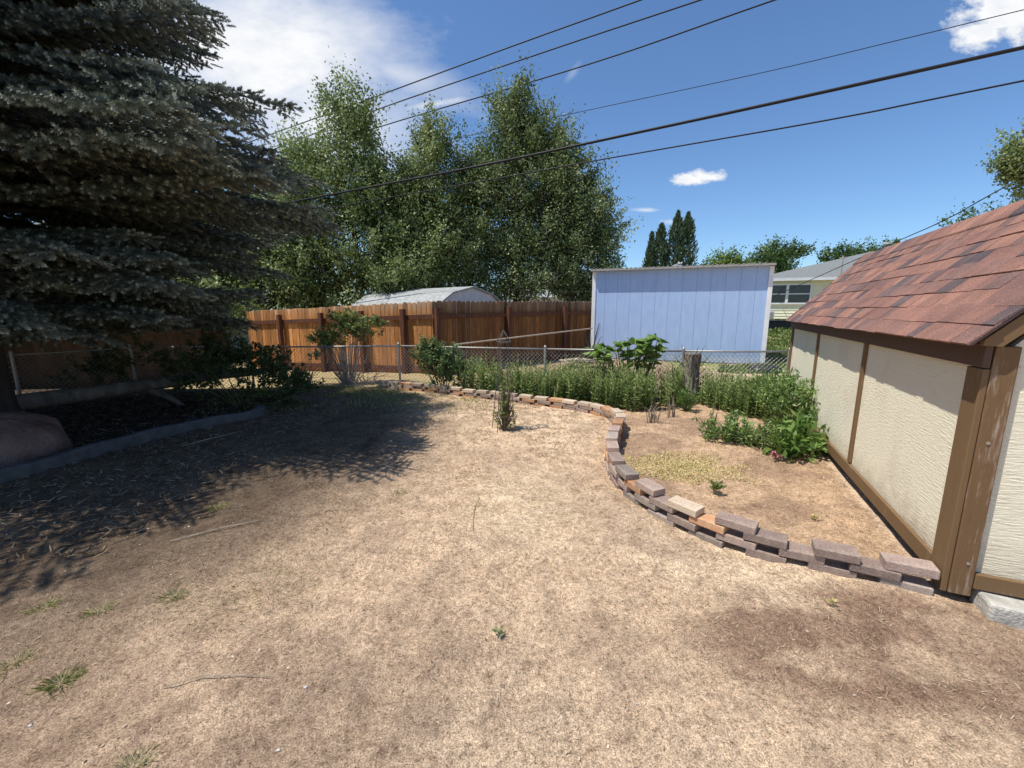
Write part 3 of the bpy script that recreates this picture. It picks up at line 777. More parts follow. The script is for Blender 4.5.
placed.sort(key=lambda t: -t[0] - 0.01 * t[1])
placed_main = placed[:100]; rest = placed[100:]
def brick_pose(s, course, maxc):
    i = min(int(s / 0.01), len(bp) - 2)
    p = bp[i]; a, b2 = bp[max(i - 6, 0)], bp[min(i + 6, len(bp) - 1)]
    ang = math.atan2(b2[1] - a[1], b2[0] - a[0]) + br.uniform(-0.035, 0.035)
    z0 = h1(*p) + max(0, min(1, 1.3 - 0.1 * math.hypot(*p))) * 0.05 * (float(fbm(np.array([p[0] * 1.6]), np.array([p[1] * 1.6]), 21, 3)[0]) - 0.5) - 0.010 + (course + 0.5) * (BH + 0.001)
    off = br.uniform(-0.008, 0.008)
    return (p[0] - brick_root.location.x - math.sin(ang) * off, p[1] - brick_root.location.y + math.cos(ang) * off, z0 - brick_root.location.z), ang
for (s, course, maxc) in placed_main:
    f = s / total
    top = course == maxc - 1
    r = br.random()
    if f > 0.64:
        if course == maxc - 2: kind = 'brick_orange' if (int(s / 0.283) % 2 == 0 or r < 0.25) and f < 0.93 else 'brick_mauve'
        elif top: kind = 'brick_mauve' if r < 0.5 else 'brick_grey' if r < 0.75 else 'brick_tan'
        else: kind = 'brick_grey' if r < 0.5 else 'brick_mauve'
    else:
        kind = 'brick_tan' if (top and r < 0.75) else ('brick_mauve' if r < 0.8 else 'brick_orange')
    o = bpy.data.objects.new('brick', protos[kind]); col.objects.link(o); o.parent = brick_root
    o.location, a = brick_pose(s, course, maxc)
    o.rotation_euler = (br.uniform(-0.035, 0.035), br.uniform(-0.03, 0.03), a)
    o.scale = (br.uniform(0.93, 1.03), br.uniform(0.95, 1.03), br.uniform(0.95, 1.0))
    md = o.modifiers.new('bevel', 'BEVEL'); md.width = 0.0035; md.segments = 2
mb = MB()
for (s, course, maxc) in rest:
    l, a = brick_pose(s, course, maxc)
    mb.box(l, (BL, BW, BH), a, br.random())
if rest:
    o = mb.build('far_bricks', MAT['brick_tan'], brick_root, bevel=0.004); o['kind'] = 'stuff'

# ------------------------------------------------------------------ small garden shed on the right (local +y runs along its long wall, +x into it)
SH = empty('garden_shed', (1.98, 1.73, 0), -math.atan2(0.4124, 0.911), 'small cream garden shed with brown trim and red-brown shingle roof', 'shed')
LEN, WID = 4.25, 1.26
EZ = 1.10      # top of the visible wall, just under the fascia
RX, RZ = 0.63, 1.94
EX, EEZ = -0.105, 1.165   # eave edge
WT = 1.12
mb = MB(); mb.bb((0.0, 0.0, 0.10), (0.03, LEN, WT)); mb.build('wall', MAT['panel'], SH)
mb = MB().prism([(0.035, 0.14), (0.035, WT), (RX, RZ - 0.08), (WID, WT), (WID, 0.14)], 0.0, 0.03); mb.build('gable_wall', MAT['panel'], SH)
mb = MB().prism([(0.035, 0.05), (0.035, WT), (RX, RZ - 0.08), (WID, WT), (WID, 0.05)], LEN - 0.03, LEN); mb.build('gable_wall', MAT['panel'], SH)
mb = MB().bb((WID - 0.03, 0.03, 0.05), (WID, LEN - 0.03, WT)); mb.build('wall', MAT['panel'], SH)
for yb in (1.43, 2.84):
    MB().bb((-0.02, yb - 0.022, 0.165), (-0.003, yb + 0.022, EZ - 0.03)).build('batten', MAT['trim'], SH, bevel=0.002)
MB().bb((-0.022, LEN - 0.05, 0.06), (-0.003, LEN + 0.012, EZ - 0.04)).build('corner_board', MAT['trim'], SH, bevel=0.002)
MB().bb((-0.024, 0.098, 0.075), (-0.003, LEN - 0.055, 0.155)).build('skirt_board', MAT['trim'], SH, bevel=0.003)
MB().bb((-0.028, -0.026, 0.045), (-0.004, 0.092, EZ - 0.04)).build('corner_board', MAT['trim'], SH, bevel=0.004)
MB().bb((-0.002, -0.030, 0.045), (0.074, -0.003, WT + 0.035)).build('corner_board', MAT['trim_worn'], SH, bevel=0.004)
MB().bb((0.078, -0.028, 0.085), (WID, -0.003, 0.155)).build('sill_board', MAT['trim'], SH, bevel=0.003)
for (x, z) in ((0.045, 0.20), (0.03, 0.75)):
    MB().tube([(x, -0.031, z), (x, -0.033, z)], 0.007, 10).build('nail_head', MAT['deadwood'], SH)
MB().bb((-0.034, -0.028, EZ - 0.035), (-0.008, LEN + 0.02, EZ + 0.062)).build('fascia', MAT['fascia'], SH, bevel=0.003)
sl = math.atan2(RZ - EEZ, RX - EX)
for s_ in (0, 1):
    prof = [(EX + 0.045, 1.158), (EX + 0.05, 1.185), (RX, RZ - 0.025), (RX, RZ - 0.115), (0.0, 1.155)]
    if s_: prof = [(2 * RX - x, z) for x, z in prof][::-1]
    mb = MB().prism(prof, -0.066 - 0.002 * s_, -0.036); mb.build('rake_board', MAT['trim'], SH, bevel=0.002)
roof = MB()
def slope_pt(t, lift): # t distance up the slope from the eave edge
    return (EX + t * math.cos(sl) - lift * math.sin(sl), EEZ + t * math.sin(sl) + lift * math.cos(sl))
SL = math.hypot(RX - EX, RZ - EEZ)
RY0, RY1 = -0.085, LEN - 0.02
a0 = slope_pt(0, -0.012); a1 = slope_pt(SL, -0.012); b0 = slope_pt(0, 0.0); b1 = slope_pt(SL, 0.0)
roof.prism([a0, b0, b1, a1], RY0 + 0.008, RY1 - 0.01, 0.2)
roof.prism([(2 * RX - x, z) for x, z in (a0, a1, b1, b0)], RY0 + 0.008, RY1 - 0.01, 0.2)
rs = random.Random(12)
ncourse = 10; exp = SL / ncourse
for side in (0, 1):
    for c in range(ncourse):
        y = RY0 - rs.uniform(0, 0.15)
        while y < RY1:
            wd = rs.choice([0.09, 0.12, 0.15, 0.17, 0.2]) * rs.uniform(0.9, 1.1)
            y0 = max(y, RY0 + rs.uniform(-0.004, 0.004)); y1 = min(y + wd - 0.002, RY1)
            y += wd
            if y1 - y0 < 0.02: continue
            shade = min(max(rs.gauss(0.52, 0.18) if rs.random() < 0.91 else rs.uniform(0.05, 0.25), 0), 1)
            lift = 0.008 + rs.uniform(-0.0015, 0.003) + 0.0035 * math.sin(y * 2.3 + c * 1.7)
            t0 = c * exp - 0.010 + rs.uniform(-0.004, 0.004); t1 = min((c + 1.0) * exp + 0.01, SL)
            P = [slope_pt(t0, 0.002), slope_pt(t0, lift), slope_pt(t1, 0.005), slope_pt(t1, 0.001)]
            if side: P = [(2 * RX - x, z) for x, z in P][::-1]
            roof.prism(P, y0, y1, shade)
y = RY0
while y < RY1 - 0.02:
    zt = RZ + 0.024
    roof.prism([(RX - 0.10, zt - 0.108), (RX, zt), (RX + 0.10, zt - 0.108), (RX + 0.10, zt - 0.118), (RX, zt - 0.012), (RX - 0.10, zt - 0.118)], y, min(y + 0.145, RY1), min(max(rs.gauss(0.5, 0.25), 0), 1))
    y += 0.15
roof.build('roof', MAT['shingle'], SH)

cb = MB().box((0, 0, 0), (0.70, 0.15, 0.10)).build('concrete_block', MAT['concrete'], None, bevel=0.012)
cb.location = (2.37, 1.505, 0.018); cb.rotation_euler = (0.02, 0.03, -math.atan2(0.4124, 0.911))
tag(cb, 'rough pale concrete block under the gable sill of the garden shed', 'concrete block')

# ------------------------------------------------------------------ wooden fence
def wood_fence(name, label, pts, posts, top, front_sign, gap_seed, mats=('fence', 'fence_post'), bw=0.118, tilt=0.0):
    """pts: ((x,y,ztop,zbot) start, end) ; boards behind, rails and posts on the viewer's side"""
    (x0, y0, t0, b0), (x1, y1, t1, b1) = pts
    L = math.hypot(x1 - x0, y1 - y0); ang = math.atan2(y1 - y0, x1 - x0)
    root = empty(name, (x0, y0, 0), ang, label, 'fence')
    r_ = random.Random(gap_seed)
    mb = MB(); x = 0.0
    while x < L - 0.03:
        w_ = bw * r_.uniform(0.92, 1.06); f = (x + w_ / 2) / L
        tp = t0 + (t1 - t0) * f + r_.uniform(-0.012, 0.012); bt = b0 + (b1 - b0) * f
        th = 0.016; yo = r_.uniform(-0.004, 0.004); e = 0.022
        x2 = x + w_ - (r_.uniform(0.006, 0.016) if mats[0] != 'wood_dark' else 0.001)
        prof = [(x, bt), (x2, bt), (x2, tp - e), (x2 - e, tp), (x + e, tp), (x, tp - e)]
        mb.prism(prof, yo - th / 2, yo + th / 2, min(max(r_.gauss(0.5, 0.26), 0.05), 1))
        x += w_
    mb.build('board_panel', MAT[mats[0]], root)
    s_ = front_sign
    for fr in (0.10, 0.80):
        mb = MB()
        for i in range(1):
            z0 = b0 + (t0 - b0) * fr; z1 = b1 + (t1 - b1) * fr
            ya, yb = sorted((s_ * 0.014, s_ * 0.052))
            vs = [(0.0, ya, z0 - 0.045), (0.0, yb, z0 - 0.045), (0.0, yb, z0 + 0.045), (0.0, ya, z0 + 0.045), (L, ya, z1 - 0.045), (L, yb, z1 - 0.045), (L, yb, z1 + 0.045), (L, ya, z1 + 0.045)]
            mb.add(vs, [(0, 1, 2, 3), (7, 6, 5, 4), (0, 4, 5, 1), (1, 5, 6, 2), (2, 6, 7, 3), (3, 7, 4, 0)])
        mb.build('rail', MAT['fence_post'] if mats[1] == 'fence_post' else MAT[mats[1]], root)
    for px in posts:
        f = px / L
        zt = t0 + (t1 - t0) * f - 0.13; zb = b0 + (b1 - b0) * f - 0.12
        ya, yb = sorted((s_ * 0.056, s_ * 0.146))
        MB().bb((px - 0.05, ya, zb), (px + 0.05, yb, zt)).build('post', MAT[mats[1]], root, bevel=0.004)
    return root
# fence sections: start at the corner
FL = wood_fence('wooden_fence', 'sunlit orange-brown wooden fence with dark red posts behind the rose bush', ((-1.52, 8.47, 1.475, -0.03), (-6.9, 11.1, 1.27, -0.24)), [0.75, 1.9, 3.15, 4.6], 0, 1, 3)
FR = wood_fence('wooden_fence', 'shaded reddish wooden fence running behind the chain link to the blue shed', ((-1.58, 8.42, 1.475, -0.03), (3.1, 12.6, 1.56, 0.0)), [0.06, 1.95, 3.85, 5.6], 0, -1, 4, ('fence_shaded', 'fence_post'))
wood_fence('board_fence', 'old dark board fence in shade beyond the spruce at far left', ((-7.2, 10.6, 1.1, -0.3), (-10.2, 3.6, 1.1, -0.3)), [0.5, 2.5, 4.5], 0, 1, 6, ('wood_dark', 'wood_dark'))

# ------------------------------------------------------------------ chain-link fence
def chain_link(name, label, pts, hgt, cell=0.062, wire=0.0022):
    root = empty(name, (pts[0][0], pts[0][1], 0), 0, label, 'fence')
    ox, oy = pts[0]
    mb = MB(); V = []; 
    rail = MB()
    for (x0, y0), (x1, y1) in zip(pts[:-1], pts[1:]):
        L = math.hypot(x1 - x0, y1 - y0); dx, dy = (x1 - x0) / L, (y1 - y0) / L
        z0, z1 = h1(x0, y0), h1(x1, y1)
        rail.tube([(x0 - ox, y0 - oy, z0 + hgt), ((x0 + x1) / 2 - ox, (y0 + y1) / 2 - oy, (z0 + z1) / 2 + hgt - 0.004), (x1 - ox, y1 - oy, z1 + hgt)], 0.0135, 10)
        n_ = int(L / cell) + 1
        rows = int(hgt / cell)
        for d in (1, -1):
            for i in range(-rows, n_ + rows):
                # wire running diagonally, drawn clipped to the panel
                s0 = i * cell; s1 = s0 + d * rows * cell
                a, b_ = s0, s1; za, zb = 0.03, 0.03 + rows * cell
                lo, hi = 0.0, L
                def clip(s): return min(max(s, lo), hi)
                if max(a, b_) < 0 or min(a, b_) > L: continue
                ta = (clip(a) - a) / (b_ - a); tb = (clip(b_) - a) / (b_ - a)
                pa = a + (b_ - a) * ta; pb = a + (b_ - a) * tb
                zza = za + (zb - za) * ta; zzb = za + (zb - za) * tb
                if abs(zzb - zza) < 0.02: continue
                zz0 = z0 + (z1 - z0) * pa / L; 
                w_ = wire
                p = Vector((x0 + dx * pa - ox, y0 + dy * pa - oy + d * 0.003, zz0 + zza)); q = Vector((x0 + dx * pb - ox, y0 + dy * pb - oy + d * 0.003, zz0 + zzb))
                mb.tube([p, q], w_, 4, cap=False)
    mb.build('wire_mesh', MAT['galv'], root)
    rail.build('top_rail', MAT['galv'], root, smooth=True)
    # posts
    for (x, y) in pts:
        z = h1(x, y)
        p = MB().tube([(x - ox, y - oy - 0.03, z - 0.1), (x - ox, y - oy - 0.03, z + hgt + 0.04)], 0.019, 12).tube([(x - ox, y - oy - 0.03, z + hgt + 0.04), (x - ox, y - oy - 0.03, z + hgt + 0.06)], [0.022, 0.008], 12)
        p.build('post', MAT['galv'], root, smooth=False)
    return root
chain_link('chain_link_fence', 'low silver chain-link fence with top rail behind the garden bed', [(-4.25, 7.12), (-1.85, 6.88), (0.50, 6.36), (2.45, 6.02), (3.86, 5.86)], 0.72)
chain_link('chain_link_fence', 'shaded chain-link fence running along the left side behind the fallen log', [(-4.45, 7.16), (-5.75, 6.35), (-6.3, 5.3), (-6.9, 4.0)], 0.74)

# ------------------------------------------------------------------ blue shed
BS0 = np.array([2.16, 11.45]); BS1 = np.array([5.98, 9.93])
bl = float(np.linalg.norm(BS1 - BS0)); bang = math.atan2(*(BS1 - BS0)[::-1])
BS = empty('blue_shed', (BS0[0], BS0[1], 0), bang, 'pale blue shed with white corner trim behind the chain-link fence', 'shed')
BHT = 2.30
mb = MB(); x = 0.0; npan = 13; pw = bl / npan
for i in range(npan):
    mb.bb((i * pw + 0.0022, 0.0, 0.02), ((i + 1) * pw - 0.0022, 0.02, BHT))
mb.bb((0.0, 0.014, 0.02), (bl, 0.03, BHT - 0.005))
mb.bb((0.0, 0.03, 0.02), (0.03, 2.3, BHT - 0.1)); mb.bb((bl - 0.03, 0.03, 0.02), (bl, 2.3, BHT - 0.1)); mb.bb((0.03, 2.27, 0.02), (bl - 0.03, 2.3, BHT - 0.1))
mb.build('wall', MAT['blue'], BS)
for xx in (-0.022, bl - 0.07):
    MB().bb((xx, -0.022, 0.0), (xx + 0.095, -0.003, BHT - 0.01)).build('corner_trim', MAT['white_trim'], BS, bevel=0.002)
for xx in (-0.022, bl + 0.003):
    MB().bb((xx, 0.0, 0.0), (xx + 0.019, 0.11, BHT - 0.01)).build('corner_trim', MAT['white_trim'], BS, bevel=0.002)
mb = MB().prism([(-0.05, BHT + 0.0), (-0.05, BHT + 0.045), (bl + 0.03, BHT + 0.045), (bl + 0.03, BHT + 0.0)], -0.16, 2.45)
for i in range(0, int(bl / 0.11)):
    mb.bb((-0.04 + i * 0.11, -0.165, BHT + 0.046), (-0.005 + i * 0.11, 2.44, BHT + 0.062))
mb.build('roof', MAT['roof_metal'], BS)
vt = MB(); vt.box((0, 0, 0.07), (0.26, 0.2, 0.012), ry=-0.35); vt.box((0, 0, 0.02), (0.2, 0.16, 0.06)); vt.box((0.06, 0, 0.1), (0.10, 0.2, 0.012), ry=0.5)
o = vt.build('roof_vent', MAT['white_trim'], BS); o.location = (2.05, 0.25, BHT + 0.06)

# ------------------------------------------------------------------ clutter between fences
tag(MB().tube([(-1.03, 7.5, 0.69), (0.3, 8.25, 0.80), (1.95, 10.3, 0.86)], 0.015, 10).build('metal_pipe', MAT['pipe']), 'long tan pipe leaning behind the chain link towards the blue shed', 'pipe')
for (x, y, z, l, rz_, lab) in [(1.75, 9.6, 0.10, 1.1, 0.25, 'wide weathered plank lying left of the blue shed, lowest of three'), (1.85, 9.55, 0.17, 1.0, 0.15, 'pale plank on top of the pile beside the blue shed'), (1.45, 9.9, 0.14, 0.8, 0.8, 'reddish plank end poking out behind the stacked planks')]:
    o = MB().box((0, 0, 0), (l, 0.22, 0.035), shade=random.random()).build('plank', MAT['plank'], None, bevel=0.003); o.location = (x, y, z); o.rotation_euler = (0.03, 0.02, rz_)
    tag(o, lab, 'plank', 'planks beside the blue shed')
def bush_clutter(x, y, label):
    t = MB(); r_ = random.Random(3)
    for i in range(26):
        a = r_.uniform(0, 6.28); l = r_.uniform(0.4, 1.0)
        p0 = (r_.uniform(-0.1, 0.1), r_.uniform(-0.1, 0.1), 0); p1 = (math.cos(a) * 0.18, math.sin(a) * 0.15, l * 0.6); p2 = (math.cos(a) * 0.3, math.sin(a) * 0.25, l)
        t.tube([p0, p1, p2], [0.012, 0.007, 0.003], 5)
    o = t.build('dead_bush', MAT['wire_dark']); o.location = (x, y, h1(x, y)); tag(o, label, 'bush')
bush_clutter(1.95, 10.6, 'dark leafless bush against the fence at the left of the blue shed')

# tarp and slab on the far lawn
def lump(name, x, y, s, m, label, cat, seed):
    o = rock_mb(s[0], s[1], s[2], seed, 10, 1.2, 0.2).build(name, MAT[m]); o.location = (x, y, h1(x, y) + 0.02); tag(o, label, cat); return o
lump('tarp', 5.35, 8.75, (0.38, 0.22, 0.16), 'tarp', 'crumpled black tarp heap on the ground at the right end of the blue shed', 'tarp', 33)
tz = h1(11.6, 18.8)
ft = empty('planter_box', (11.75, 18.9, tz), 0.1, 'low black planter box on the lawn in front of the yellow house', 'planter')
MB().bb((-0.55, -0.3, 0.0), (0.55, 0.3, 0.34)).build('box_body', MAT['tarp'], ft, bevel=0.02)
MB().bb((-0.6, -0.35, 0.342), (0.6, 0.35, 0.38)).build('rim', MAT['tarp'], ft, bevel=0.01)

# ------------------------------------------------------------------ yellow house
HZ = 0.78
HO = empty('yellow_house', (14.9, 26.4, HZ), -0.36, 'pale yellow house with grey hip roof and a double white window', 'house')
def siding(mb, x0, x1, z0, z1, y, step=0.17):
    z = z0
    while z < z1 - 0.01:
        zt = min(z + step, z1)
        mb.add([(x0, y - 0.035, z), (x1, y - 0.035, z), (x1, y - 0.004, zt), (x0, y - 0.004, zt), (x0, y, z), (x1, y, z)], [(0, 1, 2, 3), (4, 5, 1, 0)])
        z = zt
mb = MB(); siding(mb, 0, 16, 0.0, 2.36, 0.0); mb.bb((0, 0.0, 0), (16, 0.2, 2.36)); mb.bb((0, 0.2, 0), (0.2, 9, 2.36)); mb.bb((15.8, 0.2, 0), (16, 9, 2.36)); mb.bb((0.2, 8.8, 0), (15.8, 9, 2.36))
mb.build('wall', MAT['siding'], HO)
mb = MB(); e = 0.38
mb.add([(-e, -e, 2.36), (16 + e, -e, 2.36), (16 + e, 9 + e, 2.36), (-e, 9 + e, 2.36), (7.2, 4.5, 4.25), (11.4, 4.5, 4.25)], [(0, 1, 5, 4), (1, 2, 5), (2, 3, 4, 5), (3, 0, 4)])
mb.build('roof', MAT['grey_roof'], HO)
mb = MB().bb((-e, -e - 0.03, 2.22), (16 + e, -e, 2.38)).bb((-e - 0.03, -e, 2.22), (-e, 9 + e, 2.38)); mb.bb((-e, -e, 2.24), (16 + e, -0.05, 2.28))
mb.build('gutter', MAT['white_trim'], HO)
wn = empty('window', (0.35, -0.06, 0.0), 0); wn.parent = HO
X0, X1, Z0, Z1 = 0.22, 2.52, 0.95, 1.98
mb = MB()
for (a, b_, c, d) in ((X0 - 0.09, X0, Z0 - 0.09, Z1 + 0.09), (X1, X1 + 0.09, Z0 - 0.09, Z1 + 0.09), (X0, X1, Z0 - 0.09, Z0), (X0, X1, Z1, Z1 + 0.09), ((X0 + X1) / 2 - 0.07, (X0 + X1) / 2 + 0.07, Z0, Z1)):
    mb.bb((a, -0.05, c), (b_, 0.03, d))
for (a, b_) in ((X0, (X0 + X1) / 2 - 0.07), ((X0 + X1) / 2 + 0.07, X1)):
    mb.bb((a, -0.035, (Z0 + Z1) / 2 - 0.03), (b_, 0.02, (Z0 + Z1) / 2 + 0.03))
mb.build('frame', MAT['white_trim'], wn)
for (a, b_) in ((X0, (X0 + X1) / 2 - 0.07), ((X0 + X1) / 2 + 0.07, X1)):
    MB().bb((a, 0.0, Z0), (b_, 0.012, Z1)).build('pane', MAT['glass_dark'], wn)
p = MB().tube([(4.1, -0.62, 0.3), (4.1, -0.62, 3.35), (4.12, -0.62, 3.5)], 0.045, 8).tube([(3.95, -0.62, 3.4), (4.25, -0.62, 3.4)], 0.03, 6); p.build('service_mast', MAT['roof_metal'], HO)
MB().tube([(7.75, 4.2, 4.0), (7.75, 4.2, 4.6)], 0.13, 10).tube([(7.75, 4.2, 4.6), (7.75, 4.2, 4.72)], [0.2, 0.16], 10).build('chimney_pipe', MAT['roof_metal'], HO)
ac = empty('air_conditioner', (14.7, 25.0, h1(14.7, 25.0)), 0, 'pale boxy air conditioner at the foot of the yellow house wall', 'air conditioner')
MB().bb((-0.7, -0.35, 0.05), (0.5, 0.35, 0.52)).build('case', MAT['grey_metal'], ac, bevel=0.03)
mb = MB(); [mb.bb((-0.62 + i * 0.07, -0.365, 0.12), (-0.59 + i * 0.07, -0.352, 0.45)) for i in range(15)]; mb.build('grille', MAT['roof_metal'], ac)

# ------------------------------------------------------------------ pale gambrel shed behind the wooden fence
GS = empty('gambrel_shed', (-1.75, 10.15, 0), math.atan2(0.62, -0.78), 'pale grey barn-roofed shed peeking over the wooden fence', 'shed')   # +x runs along its ridge, away to the left; +y towards camera-left
W_, Lg = 2.35, 3.6
def gprof(dz=0.0, dy=0.0):
    return [(0 + dy, 1.38 + dz), (-0.42, 1.69 + dz), (-W_ / 2, 1.86 + dz), (-W_ + 0.42, 1.69 + dz), (-W_ - dy, 1.38 + dz)]
mb = MB(); pr = [(0, 0.0)] + gprof() + [(-W_, 0.0)]
n_ = len(pr)
mb.add([(0, y, z) for y, z in pr] + [(Lg, y, z) for y, z in pr], [tuple(range(n_)), tuple(range(2 * n_ - 1, n_ - 1, -1))] + [(0, n_, n_ + 1, 1), (n_ - 1, 2 * n_ - 1, 2 * n_ - 2, n_ - 2)])
mb.build('wall', MAT['grey_metal'], GS)
mb = MB(); up = gprof(0.04, 0.08); dn = gprof(0.005, 0.08)
vs = [(-0.07, y, z) for y, z in up] + [(Lg + 0.07, y, z) for y, z in up] + [(-0.07, y, z) for y, z in dn] + [(Lg + 0.07, y, z) for y, z in dn]
fs = [(i, i + 1, i + 6, i + 5) for i in range(4)] + [(10 + i + 1, 10 + i, 15 + i, 15 + i + 1) for i in range(4)] + [(i + 1, i, 10 + i, 10 + i + 1) for i in range(4)] + [(5 + i, 5 + i + 1, 15 + i + 1, 15 + i) for i in range(4)] + [(0, 5, 15, 10), (9, 4, 14, 19)]
mb.add(vs, fs); mb.build('roof', MAT['pale_roof'], GS)

# white building glimpsed through the trees, and the neighbour's house at far left
WB = empty('white_garage', (0.9, 24, 0), 0.12, 'white garage glimpsed between the tree trunks over the fence', 'garage')
MB().bb((0, 0, 0), (4.2, 4, 2.0)).build('wall', MAT['white_trim'], WB)
MB().add([(-0.3, -0.3, 2.0), (4.5, -0.3, 2.0), (4.5, 4.3, 2.0), (-0.3, 4.3, 2.0), (-0.3, 2, 2.9), (4.5, 2, 2.9)], [(0, 1, 5, 4), (2, 3, 4, 5), (0, 4, 3), (1, 2, 5)]).build('roof', MAT['pale_roof'], WB)
NH = empty('neighbour_house', (-19, 12.5, 0), -0.25, 'pale lap-sided house far behind the spruce at left', 'house')
mb = MB(); siding(mb, 0, 8.5, 0, 2.6, 0.0, 0.2); mb.bb((0, 0, 0), (8.5, 0.2, 2.6)); mb.bb((8.3, 0.2, 0), (8.5, 6, 2.6)); mb.bb((0, 0.2, 0), (0.2, 6, 2.6)); mb.build('wall', MAT['house_wall'], NH)
MB().add([(-0.5, -0.5, 2.6), (9, -0.5, 2.6), (9, 6.5, 2.6), (-0.5, 6.5, 2.6), (-0.5, 3, 4.2), (9, 3, 4.2)], [(0, 1, 5, 4), (2, 3, 4, 5), (0, 4, 3), (1, 2, 5)]).build('roof', MAT['grey_roof'], NH)

# ------------------------------------------------------------------ power lines
def cable(pts, r, label):
    pts = [Vector(p) for p in pts]
    a = pts[0] + (pts[0] - pts[1]).normalized() * 9; b_ = pts[-1] + (pts[-1] - pts[-2]).normalized() * 9
    pts = [a] + pts + [b_]
    out = []
    for i in range(len(pts) - 1):
        p0 = pts[max(i - 1, 0)]; p1 = pts[i]; p2 = pts[i + 1]; p3 = pts[min(i + 2, len(pts) - 1)]
        for t in np.linspace(0, 1, 8, endpoint=False):
            out.append(0.5 * ((2 * p1) + (-p0 + p2) * t + (2 * p0 - 5 * p1 + 4 * p2 - p3) * t * t + (-p0 + 3 * p1 - 3 * p2 + p3) * t ** 3))
    out.append(pts[-1])
    tag(MB().tube(out, r, 8).build('power_line', MAT['wire_black'], smooth=True), label, 'power line', 'overhead cables')
cable([(-5.3, 11.82, 4.22), (-0.75, 9.34, 4.22), (2.46, 7.6, 4.28), (4.15, 6.68, 4.32), (6.1, 5.62, 4.38)], 0.024, 'thickest black overhead cable crossing in front of the trees')
cable([(-4.37, 11.71, 4.02), (-0.13, 9.4, 4.04), (1.54, 8.5, 4.06), (2.58, 7.93, 4.06), (4.8, 6.73, 4.07), (6.42, 5.84, 4.13)], 0.012, 'thinner overhead cable just below the thickest one')
cable([(2.05, 14.98, 7.61), (6.71, 12.65, 7.61), (9.3, 11.35, 7.68), (11.15, 10.42, 7.74)], 0.010, 'faint thin overhead wire above the thickest cable')
cable([(-6.93, 17.53, 8.68), (-4.71, 16.56, 8.86), (-0.06, 14.53, 9.27), (3.46, 12.99, 9.55)], 0.019, 'uppermost of the three parallel wires at the top')
cable([(-7.37, 18.54, 8.56), (-4.57, 17.32, 8.87), (1.19, 14.8, 9.33), (5.12, 13.08, 9.61)], 0.020, 'middle one of the three parallel wires at the top')
cable([(-7.82, 19.56, 8.32), (-4.63, 18.16, 8.62), (2.5, 15.04, 9.07), (7.13, 13.02, 9.58)], 0.021, 'lowest of the three parallel wires at the top')
cable([(16.0, 18.91, 3.94), (16.0, 16.34, 4.58), (16.0, 14.4, 5.29)], 0.018, 'short service wire sloping down to the yellow house roof')

# ------------------------------------------------------------------ broadleaf trees
def leafy_tree(name, label, base, lobes, nclump, nleaf, lsize, mat, group=None, clump_r=0.32, trunk_r=0.13, limbs=True, cat='tree', up=0.3, bare=0.0):
    """lobes: (dx,dy,z,rx,ry,rz,weight) ellipsoids in local metres"""
    bx, by = base; bz = h1(bx, by)
    root = empty(name, (bx, by, bz), 0, label, cat, group)
    lobes = np.array(lobes, float); wts = lobes[:, 6] / lobes[:, 6].sum()
    which = rng.choice(len(lobes), nclump, p=wts)
    d = rand_dirs(nclump); rad = rng.uniform(0.25, 1.0, nclump) ** 0.5
    rad = rad * (0.74 + 0.42 * rng.uniform(0, 1, nclump) ** 1.5)
    C = lobes[which, :3] + d * lobes[which, 3:6] * rad[:, None]
    C[:, 2] = np.maximum(C[:, 2], 0.5)
    # leaves: sprays along short twigs
    per = nleaf // nclump
    cs = clump_r * rng.uniform(0.6, 1.4, nclump)
    axd = unit(d * 0.8 + np.array([0, 0, 0.75]) + rng.normal(0, 0.35, (nclump, 3)))
    al = rng.normal(0, 1.0, (nclump, per))
    off = rng.normal(size=(nclump, per, 3)) * cs[:, None, None] * 0.40 * (1.15 - 0.25 * np.clip(al, -1, 2))[:, :, None] + axd[:, None, :] * (al * cs[:, None] * 0.95)[:, :, None]
    P = (C[:, None, :] + off).reshape(-1, 3)
    n = len(P)
    D = unit(rng.normal(size=(n, 3)) + np.array([0, 0, -0.35])); Nn = unit(rng.normal(size=(n, 3)) * 0.75 + np.repeat(d, per, 0) * 0.8 + np.array([0, 0, up * 2]))
    L = lsize * rng.uniform(0.7, 1.35, n)
    shade = np.clip(np.repeat(rng.normal(0.48, 0.20, nclump), per) + rng.normal(0, 0.15, n), 0, 1)
    poly_mesh('crown', leaf_quads(P, D, Nn, L, L * 0.62), 4, shade, MAT[mat], root)
    tb = MB(); topz = C[:, 2].max()
    tp = [(0, 0, -0.1), (0.05, 0.02, topz * 0.25), (-0.04, 0.05, topz * 0.5), (0.03, 0, topz * 0.72), (0, 0, topz * 0.9)]
    tb.tube(tp, [trunk_r, trunk_r * 0.82, trunk_r * 0.6, trunk_r * 0.35, trunk_r * 0.1], 10)
    if limbs:
        sel = rng.choice(nclump, min(nclump, 46), replace=False)
        for i in sel:
            c = C[i]; zb = max(0.35, min(c[2] - 0.3 - 0.45 * np.hypot(c[0], c[1]), topz * 0.85))
            f = zb / topz
            p0 = Vector((0, 0, zb)); p2 = Vector(c); pm = p0.lerp(p2, 0.5) + Vector((0, 0, -0.06 * (p2 - p0).length))
            tb.tube([p0, pm, p2], [trunk_r * (0.42 - 0.25 * f), trunk_r * 0.2, 0.007], 6)
    tb.build('trunk', MAT['bark'], root, smooth=True)
    return root
